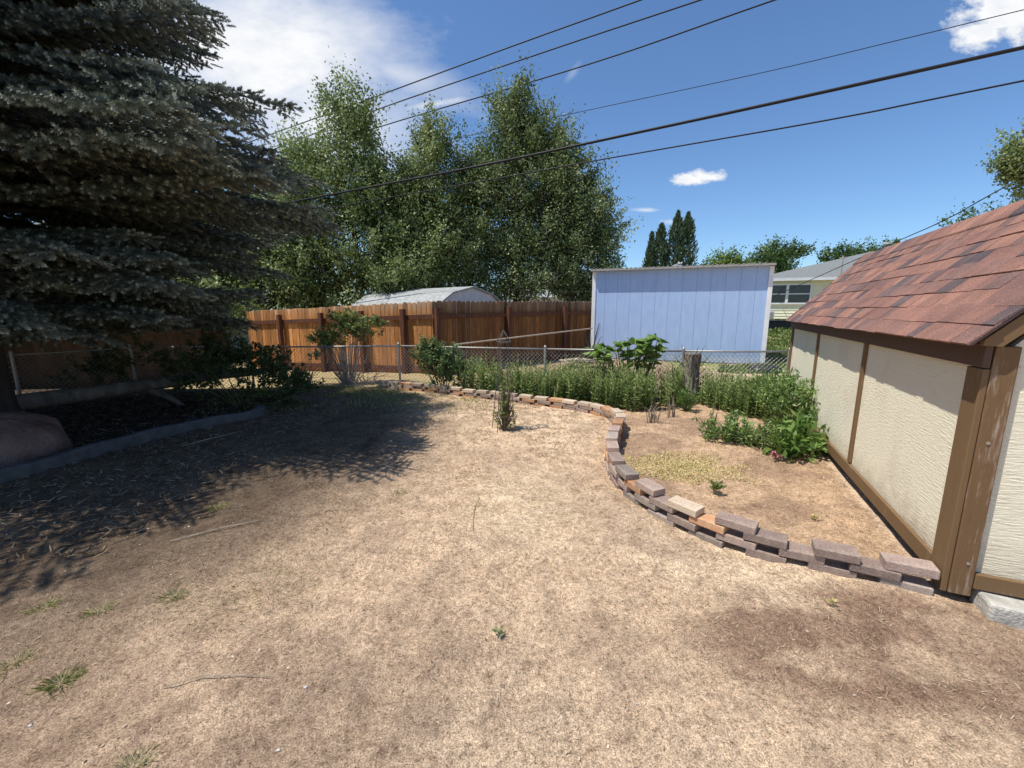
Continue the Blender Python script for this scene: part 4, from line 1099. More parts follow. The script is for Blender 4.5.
leafy_tree('broadleaf_tree', 'loose pale green tree nearest the spruce behind the fence', (-5.0, 14.0),
    [(0.05, 0, 7.3, 0.75, 0.75, 0.9, 1.1), (0.1, 0, 6.2, 1.1, 1.1, 1.0, 1.8), (-0.9, 0, 5.0, 1.4, 1.2, 1.2, 2.2), (0.9, 0, 4.9, 1.3, 1.2, 1.1, 2.2), (0, 0, 3.4, 2.3, 1.6, 1.5, 5), (-1.8, 0, 2.6, 1.4, 1.2, 1.5, 2.6), (1.2, 0, 2.2, 1.7, 1.3, 1.4, 3.4), (-1.0, 0, 1.6, 2.0, 1.0, 1.0, 2), (1.25, 0.3, 5.3, 0.9, 0.9, 0.9, 1.3), (1.3, 0.2, 3.9, 1.2, 1.0, 1.1, 2.2), (-1.35, 0.2, 6.1, 0.8, 0.8, 0.9, 1.3), (-2.2, 0.2, 4.6, 1.1, 1.0, 1.2, 2.0)], 700, 100000, 0.085, 'tree_pale', 'trees behind the fence', 0.33)
leafy_tree('broadleaf_tree', 'mid green pointed tree in the middle of the group behind the fence', (-2.55, 14.4),
    [(0, 0, 6.7, 0.6, 0.6, 0.8, 1), (0, 0, 5.7, 1.0, 0.9, 0.9, 1.8), (-0.2, 0, 4.7, 1.4, 1.2, 1.1, 2.8), (0.3, 0, 3.5, 1.8, 1.4, 1.3, 4.6), (1.1, 0.3, 4.8, 0.9, 0.9, 1.0, 1.6), (-1.0, 0.2, 5.0, 0.8, 0.8, 0.9, 1.2), (0, 0, 2.2, 1.9, 1.4, 1.3, 4), (-0.9, -1.7, 2.25, 0.9, 0.6, 0.4, 1.3), (-0.2, -1.2, 2.7, 0.8, 0.7, 0.5, 1.2)], 500, 74000, 0.08, 'tree_mid', 'trees behind the fence', 0.3)
leafy_tree('broadleaf_tree', 'tallest dark green tree with twin tops behind the fence', (0.1, 15.0),
    [(-0.05, 0, 7.8, 0.65, 0.6, 0.8, 1.2), (0.1, 0, 6.7, 1.1, 1.0, 1.0, 2.2), (1.05, 0, 6.6, 0.85, 0.8, 0.95, 1.6), (-1.15, 0, 5.7, 1.0, 0.9, 1.0, 2.2), (0.3, 0, 5.3, 1.7, 1.4, 1.2, 3.6), (-0.6, 0, 4.0, 1.8, 1.4, 1.2, 4), (0.7, 0, 2.8, 1.7, 1.4, 1.4, 3), (-0.9, 0, 2.3, 1.4, 1.2, 1.2, 2.4)], 560, 88000, 0.08, 'tree_dark', 'trees behind the fence', 0.31)
leafy_tree('broadleaf_tree', 'rounded dark green tree nearest the blue shed behind the fence', (2.0, 14.6),
    [(-0.45, 0, 6.1, 0.8, 0.7, 0.8, 1.4), (-0.1, 0, 5.1, 1.2, 1.1, 1.0, 2.4), (0.45, 0, 4.0, 1.35, 1.2, 1.1, 3), (0.35, 0, 2.7, 1.45, 1.2, 1.2, 3), (-0.8, 0, 3.7, 1.1, 1.0, 1.4, 2.2), (0.75, 0, 1.9, 0.95, 0.9, 0.8, 1.2)], 400, 64000, 0.08, 'tree_dark', 'trees behind the fence', 0.29)
leafy_tree('broadleaf_tree', 'shaded green tree beyond the fence behind the spruce branches', (-8.6, 14.6),
    [(0, 0, 3.6, 1.9, 1.6, 1.5, 3), (-1.2, 0, 2.4, 1.6, 1.4, 1.4, 2), (1.4, 0, 2.3, 1.5, 1.3, 1.3, 2), (0, 0, 4.8, 1.2, 1.1, 0.9, 1.2)], 260, 30000, 0.10, 'tree_mid', 'trees behind the fence', 0.36)
leafy_tree('broadleaf_tree', 'low green tree at far left glimpsed under the spruce', (-10.6, 11.6),
    [(0, 0, 2.6, 2.0, 1.6, 1.3, 3), (1.6, 0, 1.5, 1.8, 1.4, 1.4, 3), (-1.6, 0, 1.6, 2.0, 1.4, 1.5, 3)], 240, 24000, 0.10, 'tree_mid', 'trees behind the fence', 0.36)
leafy_tree('broadleaf_tree', 'bright yellow-green tree top over the right part of the blue shed roof', (17.0, 34), [(0, 0, 4.4, 1.2, 1.0, 0.7, 2), (-1.2, 0, 3.7, 1.0, 0.9, 0.7, 1.2), (1.3, 0, 3.7, 1.0, 0.9, 0.6, 1.2), (0, 0, 3.0, 1.8, 1.2, 0.9, 2)], 110, 6500, 0.17, 'tree_yellow', 'far tree tops', 0.34)
leafy_tree('broadleaf_tree', 'dull green tree top just left of the grey house roof', (23.2, 40), [(0, 0, 5.2, 1.7, 1.3, 0.9, 2), (-1.2, 0, 4.3, 1.3, 1.2, 0.9, 1.4), (0.6, 0, 6.1, 0.8, 0.8, 0.5, 0.7), (1.3, 0, 4.2, 1.3, 1.2, 1.0, 1.4)], 120, 6500, 0.19, 'tree_far', 'far tree tops', 0.4)
leafy_tree('broadleaf_tree', 'sparse tree top with sky gaps above the left slope of the grey roof', (27.2, 43), [(0, 0, 6.2, 1.3, 1.0, 0.8, 2), (1.3, 0, 6.4, 0.9, 0.9, 0.5, 0.9), (-1.1, 0, 5.6, 0.9, 0.9, 0.7, 1), (0, 0, 4.6, 1.5, 1.1, 0.9, 1.5)], 80, 4200, 0.19, 'tree_far', 'far tree tops', 0.34)
leafy_tree('broadleaf_tree', 'low wide tree line rising behind the ridge of the grey house roof', (33.5, 42), [(0, 0, 5.9, 2.2, 1.4, 0.9, 2), (-2.4, 0, 5.6, 1.4, 1.2, 0.7, 1.2), (2.4, 0, 6.2, 1.5, 1.2, 0.8, 1.2), (0, 0, 4.2, 3.0, 1.4, 1.2, 2)], 130, 7000, 0.2, 'tree_far', 'far tree tops', 0.42)
leafy_tree('broadleaf_tree', 'tree top poking just above the ridge of the red shingle roof', (19.2, 18.0), [(0, 0, 4.1, 1.5, 1.0, 0.75, 2), (1.6, 0, 4.4, 1.1, 1.0, 0.8, 1.4), (0.5, 0, 2.8, 1.8, 1.2, 1.0, 2)], 110, 7500, 0.11, 'tree_far', 'far tree tops', 0.3)
leafy_tree('broadleaf_tree', 'tree with branch hanging in at the right edge above the shed roof', (9.0, 7.2), [(-0.45, 0, 3.55, 0.45, 0.45, 0.26, 1.2), (-0.3, 0, 3.9, 0.45, 0.45, 0.2, 1.0), (-0.75, 0, 3.65, 0.25, 0.3, 0.18, 0.6), (0.5, 0, 3.8, 0.9, 0.9, 0.9, 2.0), (-0.3, 0, 3.2, 0.35, 0.35, 0.22, 0.6), (-0.5, 0, 3.75, 0.5, 0.5, 0.4, 2.2)], 230, 34000, 0.05, 'tree_mid', None, 0.13, 0.11)

# juniper with three spires
def juniper(base, spires, label):
    bz = h1(*base); root = empty('juniper_tree', (*base, bz), 0, label, 'tree')
    Ps = []; Ds = []
    for (dx, dy, top, r) in spires:
        n = 4200
        t = rng.uniform(0, 1, n) ** 0.8; z = t * top
        rad = r * np.minimum(1.0, (1 - t) ** 0.75 * 1.15 + 0.03) * (0.55 + 0.6 * vnoise(rng.uniform(0, 6, n), z * 2.6, 7)) * np.sqrt(rng.uniform(0.3, 1, n))
        a = rng.uniform(0, 2 * math.pi, n)
        rad = rad * (0.45 + 1.0 * vnoise(a * 2.2 + 3, z * 2.6, 19))
        Ps.append(np.stack([dx + np.cos(a) * rad, dy + np.sin(a) * rad, z], -1))
        Ds.append(np.stack([np.cos(a) * 0.6, np.sin(a) * 0.6, np.full(n, 1.0)], -1) + rng.normal(0, 0.3, (n, 3)))
    P = np.concatenate(Ps); D = np.concatenate(Ds); n = len(P)
    poly_mesh('crown', leaf_quads(P, D, rand_dirs(n), 0.22 * rng.uniform(0.6, 1.3, n), np.full(n, 0.07)), 4, np.clip(rng.normal(0.5, 0.25, n), 0, 1), MAT['juniper'], root)
    MB().tube([(0, 0, -0.1), (0, 0, 3.5)], [0.16, 0.05], 8).build('trunk', MAT['bark'], root)
juniper((8.9, 24.0), [(-0.75, 0, 5.2, 1.0), (0.10, 0, 5.85, 1.15), (0.70, 0.1, 5.8, 1.1), (-1.25, 0, 4.75, 0.7)], 'dark juniper with three pointed spires rising behind the blue shed')

# ------------------------------------------------------------------ blue spruce
def spruce():
    bx, by = -5.42, 4.2
    root = empty('spruce_tree', (bx, by, h1(bx, by)), 0, 'huge dark blue spruce with drooping boughs filling the left side', 'tree')
    H = 8.4
    tb = MB().tube([(0, 0, -0.1), (0.02, 0, 0.4), (0, 0, 2.5), (0, 0, 5), (0, 0, H)], [0.30, 0.22, 0.18, 0.11, 0.015], 14)
    limbs = []
    tw_o = []; tw_d = []; tw_l = []; tw_s = []
    z = 1.18; r_ = random.Random(21)
    br_list = []
    while z < H - 0.25:
        nb = 12 if z < 2.2 else (11 if z < 5.4 else 7)
        a0 = r_.uniform(0, 6.28)
        for k in range(nb):
            a = a0 + 2 * math.pi * k / nb + r_.uniform(-0.25, 0.25)
            zz = z + r_.uniform(-0.1, 0.1)
            f = (zz - 0.9) / (H - 0.9)
            Rm = 3.85 * min(1, (1 - f) * 1.18) ** 0.72 + 0.12
            if math.sin(a) < -0.25: Rm *= 0.81
            Rm *= 0.86 + 0.26 * float(vnoise(a * 1.6 + 2, zz * 1.3, 5))
            if zz < 1.95 and math.cos(a) > 0.2: Rm *= 0.72
            if 1.95 <= zz < 2.7 and math.cos(a) > 0.2: Rm *= 1.14
            if zz < 2.3: Rm *= (0.84 if math.sin(a) > -0.2 else 0.92)
            elif zz < 3.3: Rm *= 0.98
            elif zz < 3.7: Rm *= 0.90
            else: Rm *= 0.76 if math.sin(a) > -0.6 else 0.85
            Rm *= r_.choice([0.72, 0.9, 1.0, 1.06]) * r_.uniform(0.92, 1.06)
            Rm = min(Rm, 3.55 + 0.15 * math.sin(a * 9))
            br_list.append((a, zz, Rm))
        z += 0.165 if z < 2.2 else 0.19 if z < 5.4 else 0.36
    for (a, zz, Rm) in br_list:
        ca, sa = math.cos(a), math.sin(a)
        # keep a clear sight line under the lowest boughs
        rise = 0.16 + 0.35 * ((zz - 0.9) / (H - 0.9)) + r_.uniform(-0.06, 0.06); droop = 0.26 + r_.uniform(-0.08, 0.08) if zz < 4.5 else 0.14
        nseg = 9; pts = []
        for i in range(nseg + 1):
            t = i / nseg
            dz = rise * Rm * t - droop * Rm * t * t + 0.10 * Rm * max(0, t - 0.7) ** 1.5 * 2
            wob = 0.05 * Rm * math.sin(t * 4 + a * 5)
            pts.append(np.array([ca * Rm * t - sa * wob * t, sa * Rm * t + ca * wob * t, max(zz + dz, 1.02 + 0.09 * math.sin(a * 7))]))
        limbs.append((pts, 0.018 + 0.007 * Rm))
        full = zz < 6.0
        pts = np.array(pts)
        # side branchlets
        nl = int(Rm / (0.085 if full else 0.17))
        for j in range(nl):
            t = 0.22 + 0.78 * (j + r_.random()) / nl
            x = t * nseg; i = min(int(x), nseg - 1); p = pts[i] + (pts[i + 1] - pts[i]) * (x - i)
            tg = pts[i + 1] - pts[i]; tg = tg / np.linalg.norm(tg)
            for sgn in (-1, 1):
                if r_.random() < 0.12: continue
                ll = (0.17 + 0.66 * (1 - t) ** 0.7) * min(Rm / 2.6, 1.0) * r_.uniform(0.65, 1.2)
                side = np.array([-sa, ca, 0.0]) * sgn
                d = tg * 0.75 + side * 0.75 + np.array([0, 0, 0.02 - 0.34 * r_.random()])
                d = d / np.linalg.norm(d)
                ntw = max(3, int(ll / 0.048))
                for q in range(ntw):
                    u_ = (q + 0.6) / ntw
                    o_ = p + d * ll * u_ + np.array([0, 0, -0.12 * ll * u_ * u_])
                    perp = np.cross(d, [0, 0, 1.0]); perp = perp / (np.linalg.norm(perp) + 1e-6) * (1 if q % 2 else -1)
                    dd = d * 0.85 + perp * (0.7 if u_ < 0.92 else 0.05) + np.array([0, 0, r_.uniform(-0.38, 0.2)])
                    tw_o.append(o_); tw_d.append(dd); tw_l.append((0.085 + 0.055 * r_.random()) * (1.25 if not full else 1.0)); tw_s.append(t)
        for j in range(int(Rm / 0.05)):
            t = 0.25 + 0.75 * r_.random(); x = t * nseg; i = min(int(x), nseg - 1); p = pts[i] + (pts[i + 1] - pts[i]) * (x - i)
            tg = pts[i + 1] - pts[i]; tg = tg / np.linalg.norm(tg)
            tw_o.append(p); tw_d.append(tg + np.array([-sa, ca, 0]) * r_.uniform(-0.9, 0.9) + np.array([0, 0, r_.uniform(0.0, 0.5)])); tw_l.append(0.11); tw_s.append(t)
        tw_o.append(pts[-1]); tw_d.append(pts[-1] - pts[-2]); tw_l.append(0.15); tw_s.append(1.0)
    O = np.array(tw_o); D = unit(np.array(tw_d)); L = np.array(tw_l); T = np.array(tw_s)
    n = len(O)
    print('spruce twigs', n)
    # needles: a bottle-brush of thin triangles on each twig
    near_cam = True
    K = 24
    A = unit(np.cross(D, rng.normal(size=(n, 3)))); B = np.cross(D, A)
    tt = (np.arange(K) + 0.5) / K
    ph = np.arange(K) * 2.399 + rng.uniform(0, 6.28, n)[:, None]
    P0 = O[:, None, :] + D[:, None, :] * (L[:, None] * tt)[:, :, None]
    rad = A[:, None, :] * np.cos(ph)[:, :, None] + B[:, None, :] * np.sin(ph)[:, :, None]
    nd = unit(rad * 0.85 + D[:, None, :] * 0.75)
    nl_ = 0.033 * (1 - 0.45 * tt ** 3)[None, :] * rng.uniform(0.75, 1.25, (n, K))
    wid = np.cross(nd, rad) ; wid = unit(np.cross(nd, D[:, None, :] + 0.01)) * 0.0082
    V = np.stack([P0 - wid, P0 + wid, P0 + nd * nl_[:, :, None]], 2).reshape(-1, 3)
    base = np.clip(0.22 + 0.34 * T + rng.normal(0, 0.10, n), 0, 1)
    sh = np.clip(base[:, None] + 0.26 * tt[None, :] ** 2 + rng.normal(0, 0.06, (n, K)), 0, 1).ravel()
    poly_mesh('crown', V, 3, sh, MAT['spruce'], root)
    for pts, r0 in limbs:
        tb.tube([tuple(p) for p in pts], [r0 * (1 - 0.9 * i / (len(pts) - 1)) for i in range(len(pts))], 6, cap=False)
    tb.build('trunk', MAT['spruce_bark'], root, smooth=True)
spruce()

# fallen log at the left
lg = empty('fallen_log', (-5.2, 4.6, 0), 0, 'long weathered fallen log lying across the shaded bed', 'log')
MB().tube([(-1.1, -0.35, 0.20), (-0.3, 0.25, 0.26), (0.25, 0.9, 0.30), (0.75, 1.7, 0.33), (1.1, 2.3, 0.30)], [0.11, 0.10, 0.085, 0.07, 0.05], 12).build('trunk', MAT['log'], lg, smooth=True)
MB().tube([(0.25, 0.9, 0.30), (0.55, 1.0, 0.12), (0.7, 1.05, -0.02)], [0.05, 0.04, 0.03], 8).build('branch_stub', MAT['log'], lg, smooth=True)

# ------------------------------------------------------------------ shrubs and bed plants
def shrub(name, label, loc, lobes, n, lsize, mat, cat='shrub', aspect=0.5, stems=12, clump=None, upright=0.4, stem_mat='stem', shell=0.3, group=None):
    bx, by = loc; root = empty(name, (bx, by, gz1(bx, by)), 0, label, cat, group)
    lobes = np.array(lobes, float); w_ = lobes[:, 3] * lobes[:, 4] * lobes[:, 5]; w_ = w_ / w_.sum()
    nc = max(20, n // 26)
    which = rng.choice(len(lobes), nc, p=w_)
    d = rand_dirs(nc); d[:, 2] = np.abs(d[:, 2]) * np.where(rng.uniform(size=nc) < 0.85, 1, -0.6)
    C = lobes[which, :3] + d * lobes[which, 3:6] * (rng.uniform(shell, 1, nc) ** 0.5)[:, None]
    C[:, 2] = np.maximum(C[:, 2], lsize * 0.5)
    per = n // nc
    ax = unit(d * np.array([0.7, 0.7, 0.5]) + np.array([0, 0, upright]) + rng.normal(0, 0.25, (nc, 3)))
    tpos = rng.uniform(-1, 1, (nc, per))
    P = C[:, None, :] + ax[:, None, :] * (tpos * lsize * 1.3)[:, :, None] + rng.normal(0, lsize * 0.32, (nc, per, 3))
    out = unit(rng.normal(size=(nc, per, 3)) + ax[:, None, :] * 0.9)
    P = (P + out * lsize * 0.35).reshape(-1, 3); D = out.reshape(-1, 3); m_ = len(P)
    P[:, 2] = np.maximum(P[:, 2], 0.01)
    Nn = unit(rng.normal(size=(m_, 3)) * 0.8 + np.array([0, 0, 1.0]))
    L = lsize * rng.uniform(0.65, 1.3, m_)
    shade = np.clip(np.repeat(rng.normal(0.5, 0.14, nc), per) + rng.normal(0, 0.18, m_), 0, 1)
    poly_mesh('foliage', leaf_quads(P, D, Nn, L, L * aspect), 4, shade, MAT[mat], root)
    mb = MB()
    for i in rng.choice(nc, min(stems, nc), replace=False):
        c = C[i]; mb.tube([(c[0] * 0.15, c[1] * 0.15, -0.02), (c[0] * 0.6, c[1] * 0.6, c[2] * 0.6), tuple(c)], [0.008, 0.006, 0.003], 5, cap=False)
    mb.build('stems', MAT[stem_mat], root)
    return root
shrub('leafy_shrub', 'dark rounded shrub in spruce shade at the end of the edging kerb', (-3.75, 5.75), [(0, 0, 0.35, 0.85, 0.65, 0.5), (-0.35, 0.2, 0.6, 0.5, 0.45, 0.42), (0.65, -0.1, 0.2, 0.5, 0.45, 0.32)], 9000, 0.05, 'dark_shrub')
shrub('leafy_shrub', 'dark loose shrub behind the fallen log under the spruce', (-5.6, 6.3), [(0, 0, 0.4, 0.7, 0.5, 0.5), (0.7, 0.1, 0.3, 0.5, 0.4, 0.4), (-0.6, -0.2, 0.3, 0.5, 0.4, 0.35)], 3600, 0.055, 'dark_shrub')
shrub('leafy_shrub', 'bright green bushy shrub on the chain link below the fence corner', (-1.12, 6.72), [(0, 0, 0.35, 0.42, 0.3, 0.42), (-0.2, 0, 0.55, 0.28, 0.22, 0.3), (0.3, 0, 0.25, 0.36, 0.26, 0.3)], 5200, 0.055, 'shrub')
shrub('rose_bush', 'tall open rose bush in front of the sunlit wooden fence', (-2.95, 7.5), [(0, 0, 0.85, 0.36, 0.25, 0.34), (-0.42, 0, 0.75, 0.25, 0.2, 0.25), (0.42, 0.0, 1.0, 0.3, 0.2, 0.24), (0.0, 0, 1.15, 0.3, 0.2, 0.18), (-0.6, 0, 0.5, 0.12, 0.12, 0.14)], 4600, 0.055, 'rose', stems=46, stem_mat='deadwood')
def dead_brush(x, y, n_, hgt, spread, label, m='deadwood', seed=1, r0=0.006):
    r_ = random.Random(seed); t = MB()
    for i in range(n_):
        a = r_.uniform(0, 6.28); l = r_.uniform(0.4, 1.0) * hgt; s_ = r_.uniform(0.2, 1.0) * spread
        b0 = (r_.uniform(-0.5, 0.5) * spread, r_.uniform(-0.15, 0.15) * spread, 0)
        t.tube([b0, (b0[0] + math.cos(a) * s_ * 0.4, b0[1] + math.sin(a) * s_ * 0.3, l * 0.6), (b0[0] + math.cos(a) * s_, b0[1] + math.sin(a) * s_ * 0.6, l * r_.uniform(0.5, 1.0))], [r0, r0 * 0.7, r0 * 0.35], 5, cap=False)
    o = t.build('dead_brush', MAT[m]); o.location = (x, y, gz1(x, y)); tag(o, label, 'dead brush')
dead_brush(-3.75, 7.2, 90, 0.6, 0.5, 'pale tangle of dead twigs along the fence left of the rose bush', seed=2)
dead_brush(-2.8, 7.4, 40, 0.35, 0.6, 'low dead twigs at the foot of the rose bush', seed=5)
dead_brush(-0.35, 6.62, 50, 0.55, 0.3, 'brown dried stalks behind the chain link right of the green shrub', 'deadwood', seed=8)
dead_brush(1.95, 5.0, 16, 0.42, 0.10, 'thin bare stalks standing in the bed beside the curve of bricks', 'deadwood', 9, 0.004)
dead_brush(1.63, 4.75, 22, 0.36, 0.14, 'cluster of dry rose canes at the front of the planted strip', 'deadwood', 10, 0.005)
dead_brush(2.15, 4.35, 7, 0.34, 0.05, 'single dark bare cane left of the low leafy plant', 'wire_dark', 11, 0.006)

# mass of upright leafy stems between the brick edging and the chain link
def stems_mass(name, label, poly, n, hmin, hmax, leaf, mat, seed, hfun=None):
    xs = []; ys = []
    p = np.array(poly)
    while len(xs) < n:
        x = rng.uniform(p[:, 0].min(), p[:, 0].max(), n); y = rng.uniform(p[:, 1].min(), p[:, 1].max(), n)
        ok = in_poly(x, y, poly) & (fbm(x * 3, y * 3, seed, 3) > 0.33); xs += list(x[ok]); ys += list(y[ok])
    x = np.array(xs[:n]); y = np.array(ys[:n]); z = gz(x, y)
    hh = rng.uniform(hmin, hmax, n) * rng.choice([0.7, 1.0, 1.0, 1.25], n) * (0.55 + 0.9 * fbm(x * 2, y * 2, seed + 9, 2))
    if hfun is not None: hh = hh * hfun(x, y)
    lean = rng.normal(0, 0.10, (n, 2))
    K = 22
    t = np.linspace(0.08, 1.0, K)
    P = np.stack([x[:, None] + lean[:, :1] * t * hh[:, None], y[:, None] + lean[:, 1:] * t * hh[:, None], z[:, None] + t * hh[:, None]], -1)
    az = rng.uniform(0, 6.28, n)[:, None] + np.arange(K) * 2.1
    el = 0.25 + 0.7 * t[None, :] + rng.normal(0, 0.2, (n, K))
    D = np.stack([np.cos(az) * np.cos(el), np.sin(az) * np.cos(el), np.sin(el)], -1)
    L = leaf * rng.uniform(0.6, 1.25, (n, K)) * (1.05 - 0.4 * t[None, :])
    C = (P + D * L[:, :, None] * 0.5).reshape(-1, 3)
    Nn = unit(rng.normal(size=(n * K, 3)) * 0.4 + np.array([0, 0, 1.0]))
    sh = np.clip(rng.normal(0.5, 0.17, n)[:, None] + 0.22 * (t[None, :] - 0.5) + rng.normal(0, 0.14, (n, K)), 0, 1).ravel()
    Vl = leaf_quads(C, D.reshape(-1, 3), Nn, L.ravel(), L.ravel() * 0.34)
    # stalks
    s = np.stack([rng.normal(size=n), rng.normal(size=n), np.zeros(n)], -1); s = unit(s) * 0.003
    b0 = np.stack([x, y, z], -1); t1 = P[:, -1]
    Vs = np.stack([b0 - s, b0 + s, t1 + s * 0.5, t1 - s * 0.5], 1).reshape(-1, 3)
    o = poly_mesh(name, np.concatenate([Vl, Vs]), 4, np.concatenate([sh, np.full(n, 0.75)]), MAT[mat])
    return tag(o, label, 'flower bed', kind='stuff')
stems_mass('bed_foliage', 'dense green leafy stems between the brick edging and the chain link', [(-0.95, 6.6), (-0.30, 6.30), (0.55, 5.85), (1.1, 5.5), (1.65, 5.25), (2.3, 5.55), (2.45, 6.0), (0.5, 6.35), (-0.6, 6.62)], 1150, 0.32, 0.50, 0.07, 'phlox', 3)
stems_mass('bed_foliage', 'green leafy stems right of the tree stump along the chain link', [(2.62, 5.55), (2.9, 5.0), (3.3, 4.9), (3.62, 5.5), (3.8, 5.8), (2.6, 6.0)], 480, 0.24, 0.40, 0.07, 'phlox', 13)
shrub('bushy_plant', 'tall bushy green plant against the cream shed wall', (3.02, 4.42), [(0, 0, 0.22, 0.28, 0.38, 0.34), (0.05, 0.3, 0.32, 0.24, 0.36, 0.30), (0.06, -0.3, 0.16, 0.18, 0.24, 0.24), (0.1, 0.65, 0.22, 0.2, 0.3, 0.28)], 5200, 0.062, 'peony', 'plant', 0.27, 20, upright=1.3)
shrub('bushy_plant', 'broad leafed low plant at the shed foot with a pink flower', (2.60, 3.66), [(0, 0, 0.05, 0.24, 0.18, 0.15), (0.12, 0.18, 0.08, 0.18, 0.18, 0.19)], 950, 0.095, 'bigleaf', 'plant', 0.36, 10, upright=0.3)
shrub('bushy_plant', 'low leafy plant in the middle of the dirt bed, left of the bigger bush', (2.12, 4.12), [(0, 0, 0.06, 0.20, 0.19, 0.17), (0.24, -0.12, 0.05, 0.16, 0.16, 0.14)], 1200, 0.062, 'peony', 'plant', 0.32, 10, upright=0.7)
shrub('bushy_plant', 'pale green feathery plant left of the broad leafed plant', (2.36, 3.80), [(0, 0, 0.06, 0.16, 0.14, 0.15)], 800, 0.05, 'phlox', 'plant', 0.26, 8, upright=0.9)
fl = empty('pink_flower', (2.29, 3.50, gz1(2.29, 3.50)), 0, 'faded pink flower lying at the edge of the broad leafed plant', 'flower')
pd = rand_dirs(40); pd[:, 2] = np.abs(pd[:, 2])
poly_mesh('petals', leaf_quads(pd * np.array([0.045, 0.035, 0.03]) + np.array([0, 0, 0.04]), pd, rand_dirs(40), np.full(40, 0.04), np.full(40, 0.025)), 4, rng.uniform(0, 1, 40), MAT['pink'], fl)
MB().tube([(0.05, 0.05, 0.0), (0, 0, 0.05)], 0.004, 5).build('stem', MAT['stem'], fl)
shrub('feathery_plant', 'small round bright green plant at the base of the tree stump', (2.28, 5.35), [(0, 0, 0.12, 0.13, 0.12, 0.16)], 900, 0.04, 'bigleaf', 'plant', 0.28, 8, upright=1.0)

# big-leaved plant against the fence
def big_leaf_plant(x, y):
    root = empty('big_leaf_plant', (x, y, gz1(x, y)), 0, 'tall plant with big drooping bright green leaves in front of the blue shed', 'plant')
    n = 170
    lob = np.array([(-0.42, 0, 0.72, 0.22, 0.18, 0.13), (0.0, 0, 0.78, 0.26, 0.2, 0.15), (0.28, -0.05, 0.84, 0.2, 0.2, 0.13), (0.15, 0, 0.62, 0.3, 0.2, 0.16)])
    wch = rng.integers(0, 4, n); d = rand_dirs(n); C = lob[wch, :3] + d * lob[wch, 3:6] * (rng.uniform(0.3, 1, n) ** 0.4)[:, None]
    az = np.arctan2(d[:, 1], d[:, 0]) + rng.normal(0, 0.5, n); el = rng.uniform(-0.7, 0.15, n)
    D = np.stack([np.cos(az) * np.cos(el), np.sin(az) * np.cos(el), np.sin(el)], -1)
    Nn = unit(np.stack([rng.normal(0, 0.3, n), rng.normal(0, 0.3, n), np.ones(n)], -1)); S = unit(np.cross(Nn, D)); U = np.cross(D, S)
    L = rng.uniform(0.10, 0.19, n)[:, None]; W = L * 0.36
    # cupped leaf of two halves
    tip = C + D * L * 0.6 - U * L * 0.12; base = C - D * L * 0.4; mid = C
    lft = [C - D * L * 0.18 + S * W - U * 0.02, C + D * L * 0.22 + S * W * 0.9 - U * 0.025]; rgt = [C - D * L * 0.18 - S * W - U * 0.02, C + D * L * 0.22 - S * W * 0.9 - U * 0.025]
    V1 = np.stack([base, lft[0], lft[1], tip], 1).reshape(-1, 3); V2 = np.stack([base, tip, rgt[1], rgt[0]], 1).reshape(-1, 3)
    s = np.clip(rng.normal(0.55, 0.2, n), 0, 1)
    poly_mesh('foliage', np.concatenate([V1, V2]), 4, np.concatenate([s, np.clip(s + 0.06, 0, 1)]), MAT['bigleaf'], root)
    mb = MB()
    for i in range(46):
        c = C[i]; mb.tube([(c[0] * 0.35 + 0.02, c[1] * 0.3, 0), (c[0] * 0.8, c[1] * 0.8, c[2] * 0.7), tuple(c)], [0.010, 0.007, 0.004], 5, cap=False)
    mb.build('stems', MAT['stem'], root)
big_leaf_plant(1.68, 5.95)

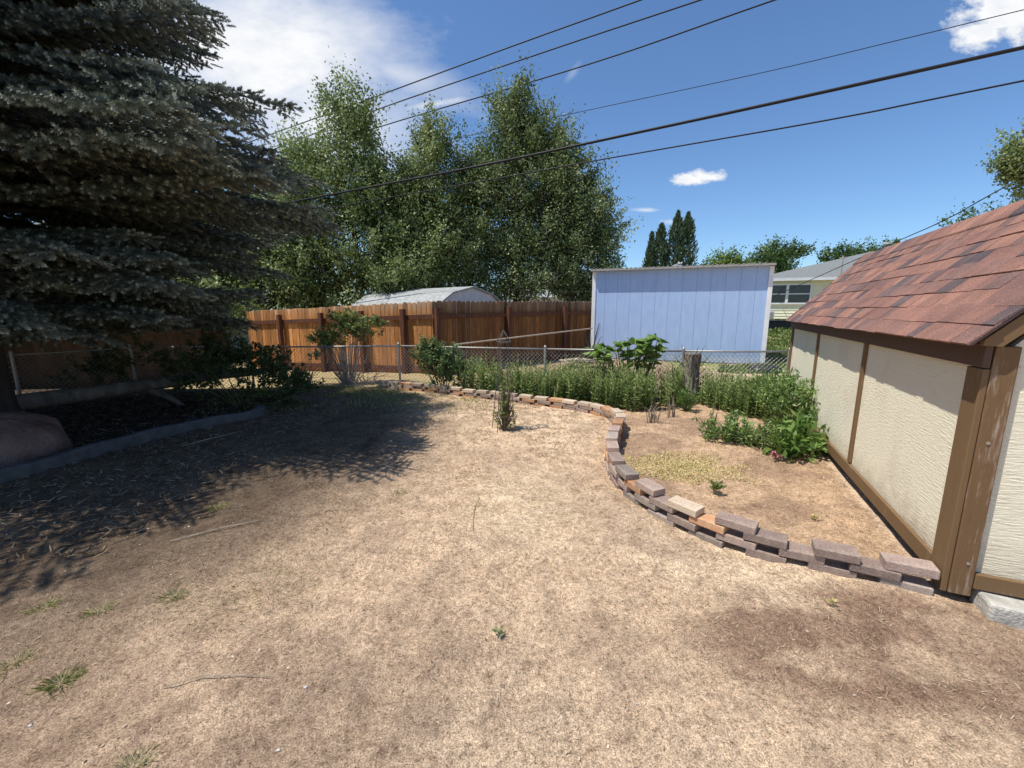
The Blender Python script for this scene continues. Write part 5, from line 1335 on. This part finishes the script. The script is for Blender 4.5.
# tree stump grown through the fence
def stump(x, y):
    root = empty('tree_stump', (x, y, gz1(x, y)), 0, 'pale rough-barked tree stump grown through the chain link', 'tree stump')
    vs = []; fs = []; nu = 22; zs = [-0.05, 0.03, 0.1, 0.22, 0.36, 0.5, 0.62, 0.70, 0.71]
    for j, z in enumerate(zs):
        for i in range(nu):
            a = 2 * math.pi * i / nu
            r0 = 0.105 + 0.09 * math.exp(-max(z, 0) * 9) + 0.022 * math.sin(a * 3 + z * 2) + 0.012 * math.sin(a * 7 + 1 + z * 5) + 0.01 * random.uniform(-1, 1)
            if j == len(zs) - 1: r0 *= 0.8
            vs.append((math.cos(a) * r0 + 0.03 * z, math.sin(a) * r0, z))
    for j in range(len(zs) - 1):
        for i in range(nu):
            i2 = (i + 1) % nu; fs.append((j * nu + i, j * nu + i2, (j + 1) * nu + i2, (j + 1) * nu + i))
    fs.append(tuple((len(zs) - 1) * nu + i for i in range(nu)))
    MB().add(vs, fs).build('trunk', MAT['stump'], root)
    mb = MB()
    r_ = random.Random(5)
    for i in range(10):
        a = r_.uniform(0, 6.28); z = r_.uniform(0.3, 0.7)
        mb.tube([(math.cos(a) * 0.1, math.sin(a) * 0.1, z), (math.cos(a) * 0.2, math.sin(a) * 0.2, z + 0.06), (math.cos(a) * 0.26, math.sin(a) * 0.26, z + 0.16)], [0.008, 0.005, 0.002], 5)
    mb.build('twigs', MAT['bark'], root)
stump(2.53, 5.92)

# wire obelisk trellis with a climbing plant
TR = empty('garden_trellis', (-0.09, 4.46, gz1(-0.09, 4.46)), 0.3, 'thin dark wire obelisk trellis standing on the dirt', 'trellis')
mb = MB()
for k in range(4):
    a = k * math.pi / 2 + math.pi / 4
    mb.tube([(math.cos(a) * 0.15, math.sin(a) * 0.15, -0.03), (math.cos(a) * 0.085, math.sin(a) * 0.085, 0.55), (math.cos(a) * 0.055, math.sin(a) * 0.055, 0.96)], 0.0042, 6)
mb.build('legs', MAT['trellis'], TR)
mb = MB()
for zz, rr_ in ((0.18, 0.135), (0.45, 0.098), (0.72, 0.073), (0.96, 0.055)):
    P = [(math.cos(a) * rr_, math.sin(a) * rr_, zz) for a in np.linspace(0, 2 * math.pi, 17)]
    mb.tube(P, 0.0028, 5, cap=False)
mb.build('rings', MAT['trellis'], TR)
mb = MB(); q = [(math.cos(a) * 0.085, math.sin(a) * 0.085, 0.97) for a in (math.pi / 4, 3 * math.pi / 4, 5 * math.pi / 4, 7 * math.pi / 4)]
for i in range(4):
    mb.tube([q[i], q[(i + 1) % 4]], 0.005, 5); mb.tube([q[i], (0, 0, 1.09)], 0.005, 5)
mb.build('finial', MAT['trellis'], TR)
shrub('climbing_plant', 'straggly half-dry plant growing inside the wire trellis', (-0.08, 4.46), [(0, 0, 0.22, 0.10, 0.10, 0.24), (0, 0, 0.08, 0.13, 0.13, 0.14), (0.02, 0, 0.42, 0.09, 0.09, 0.16)], 1300, 0.028, 'rose', 'plant', 0.4, 40, upright=1.2, stem_mat='bark')
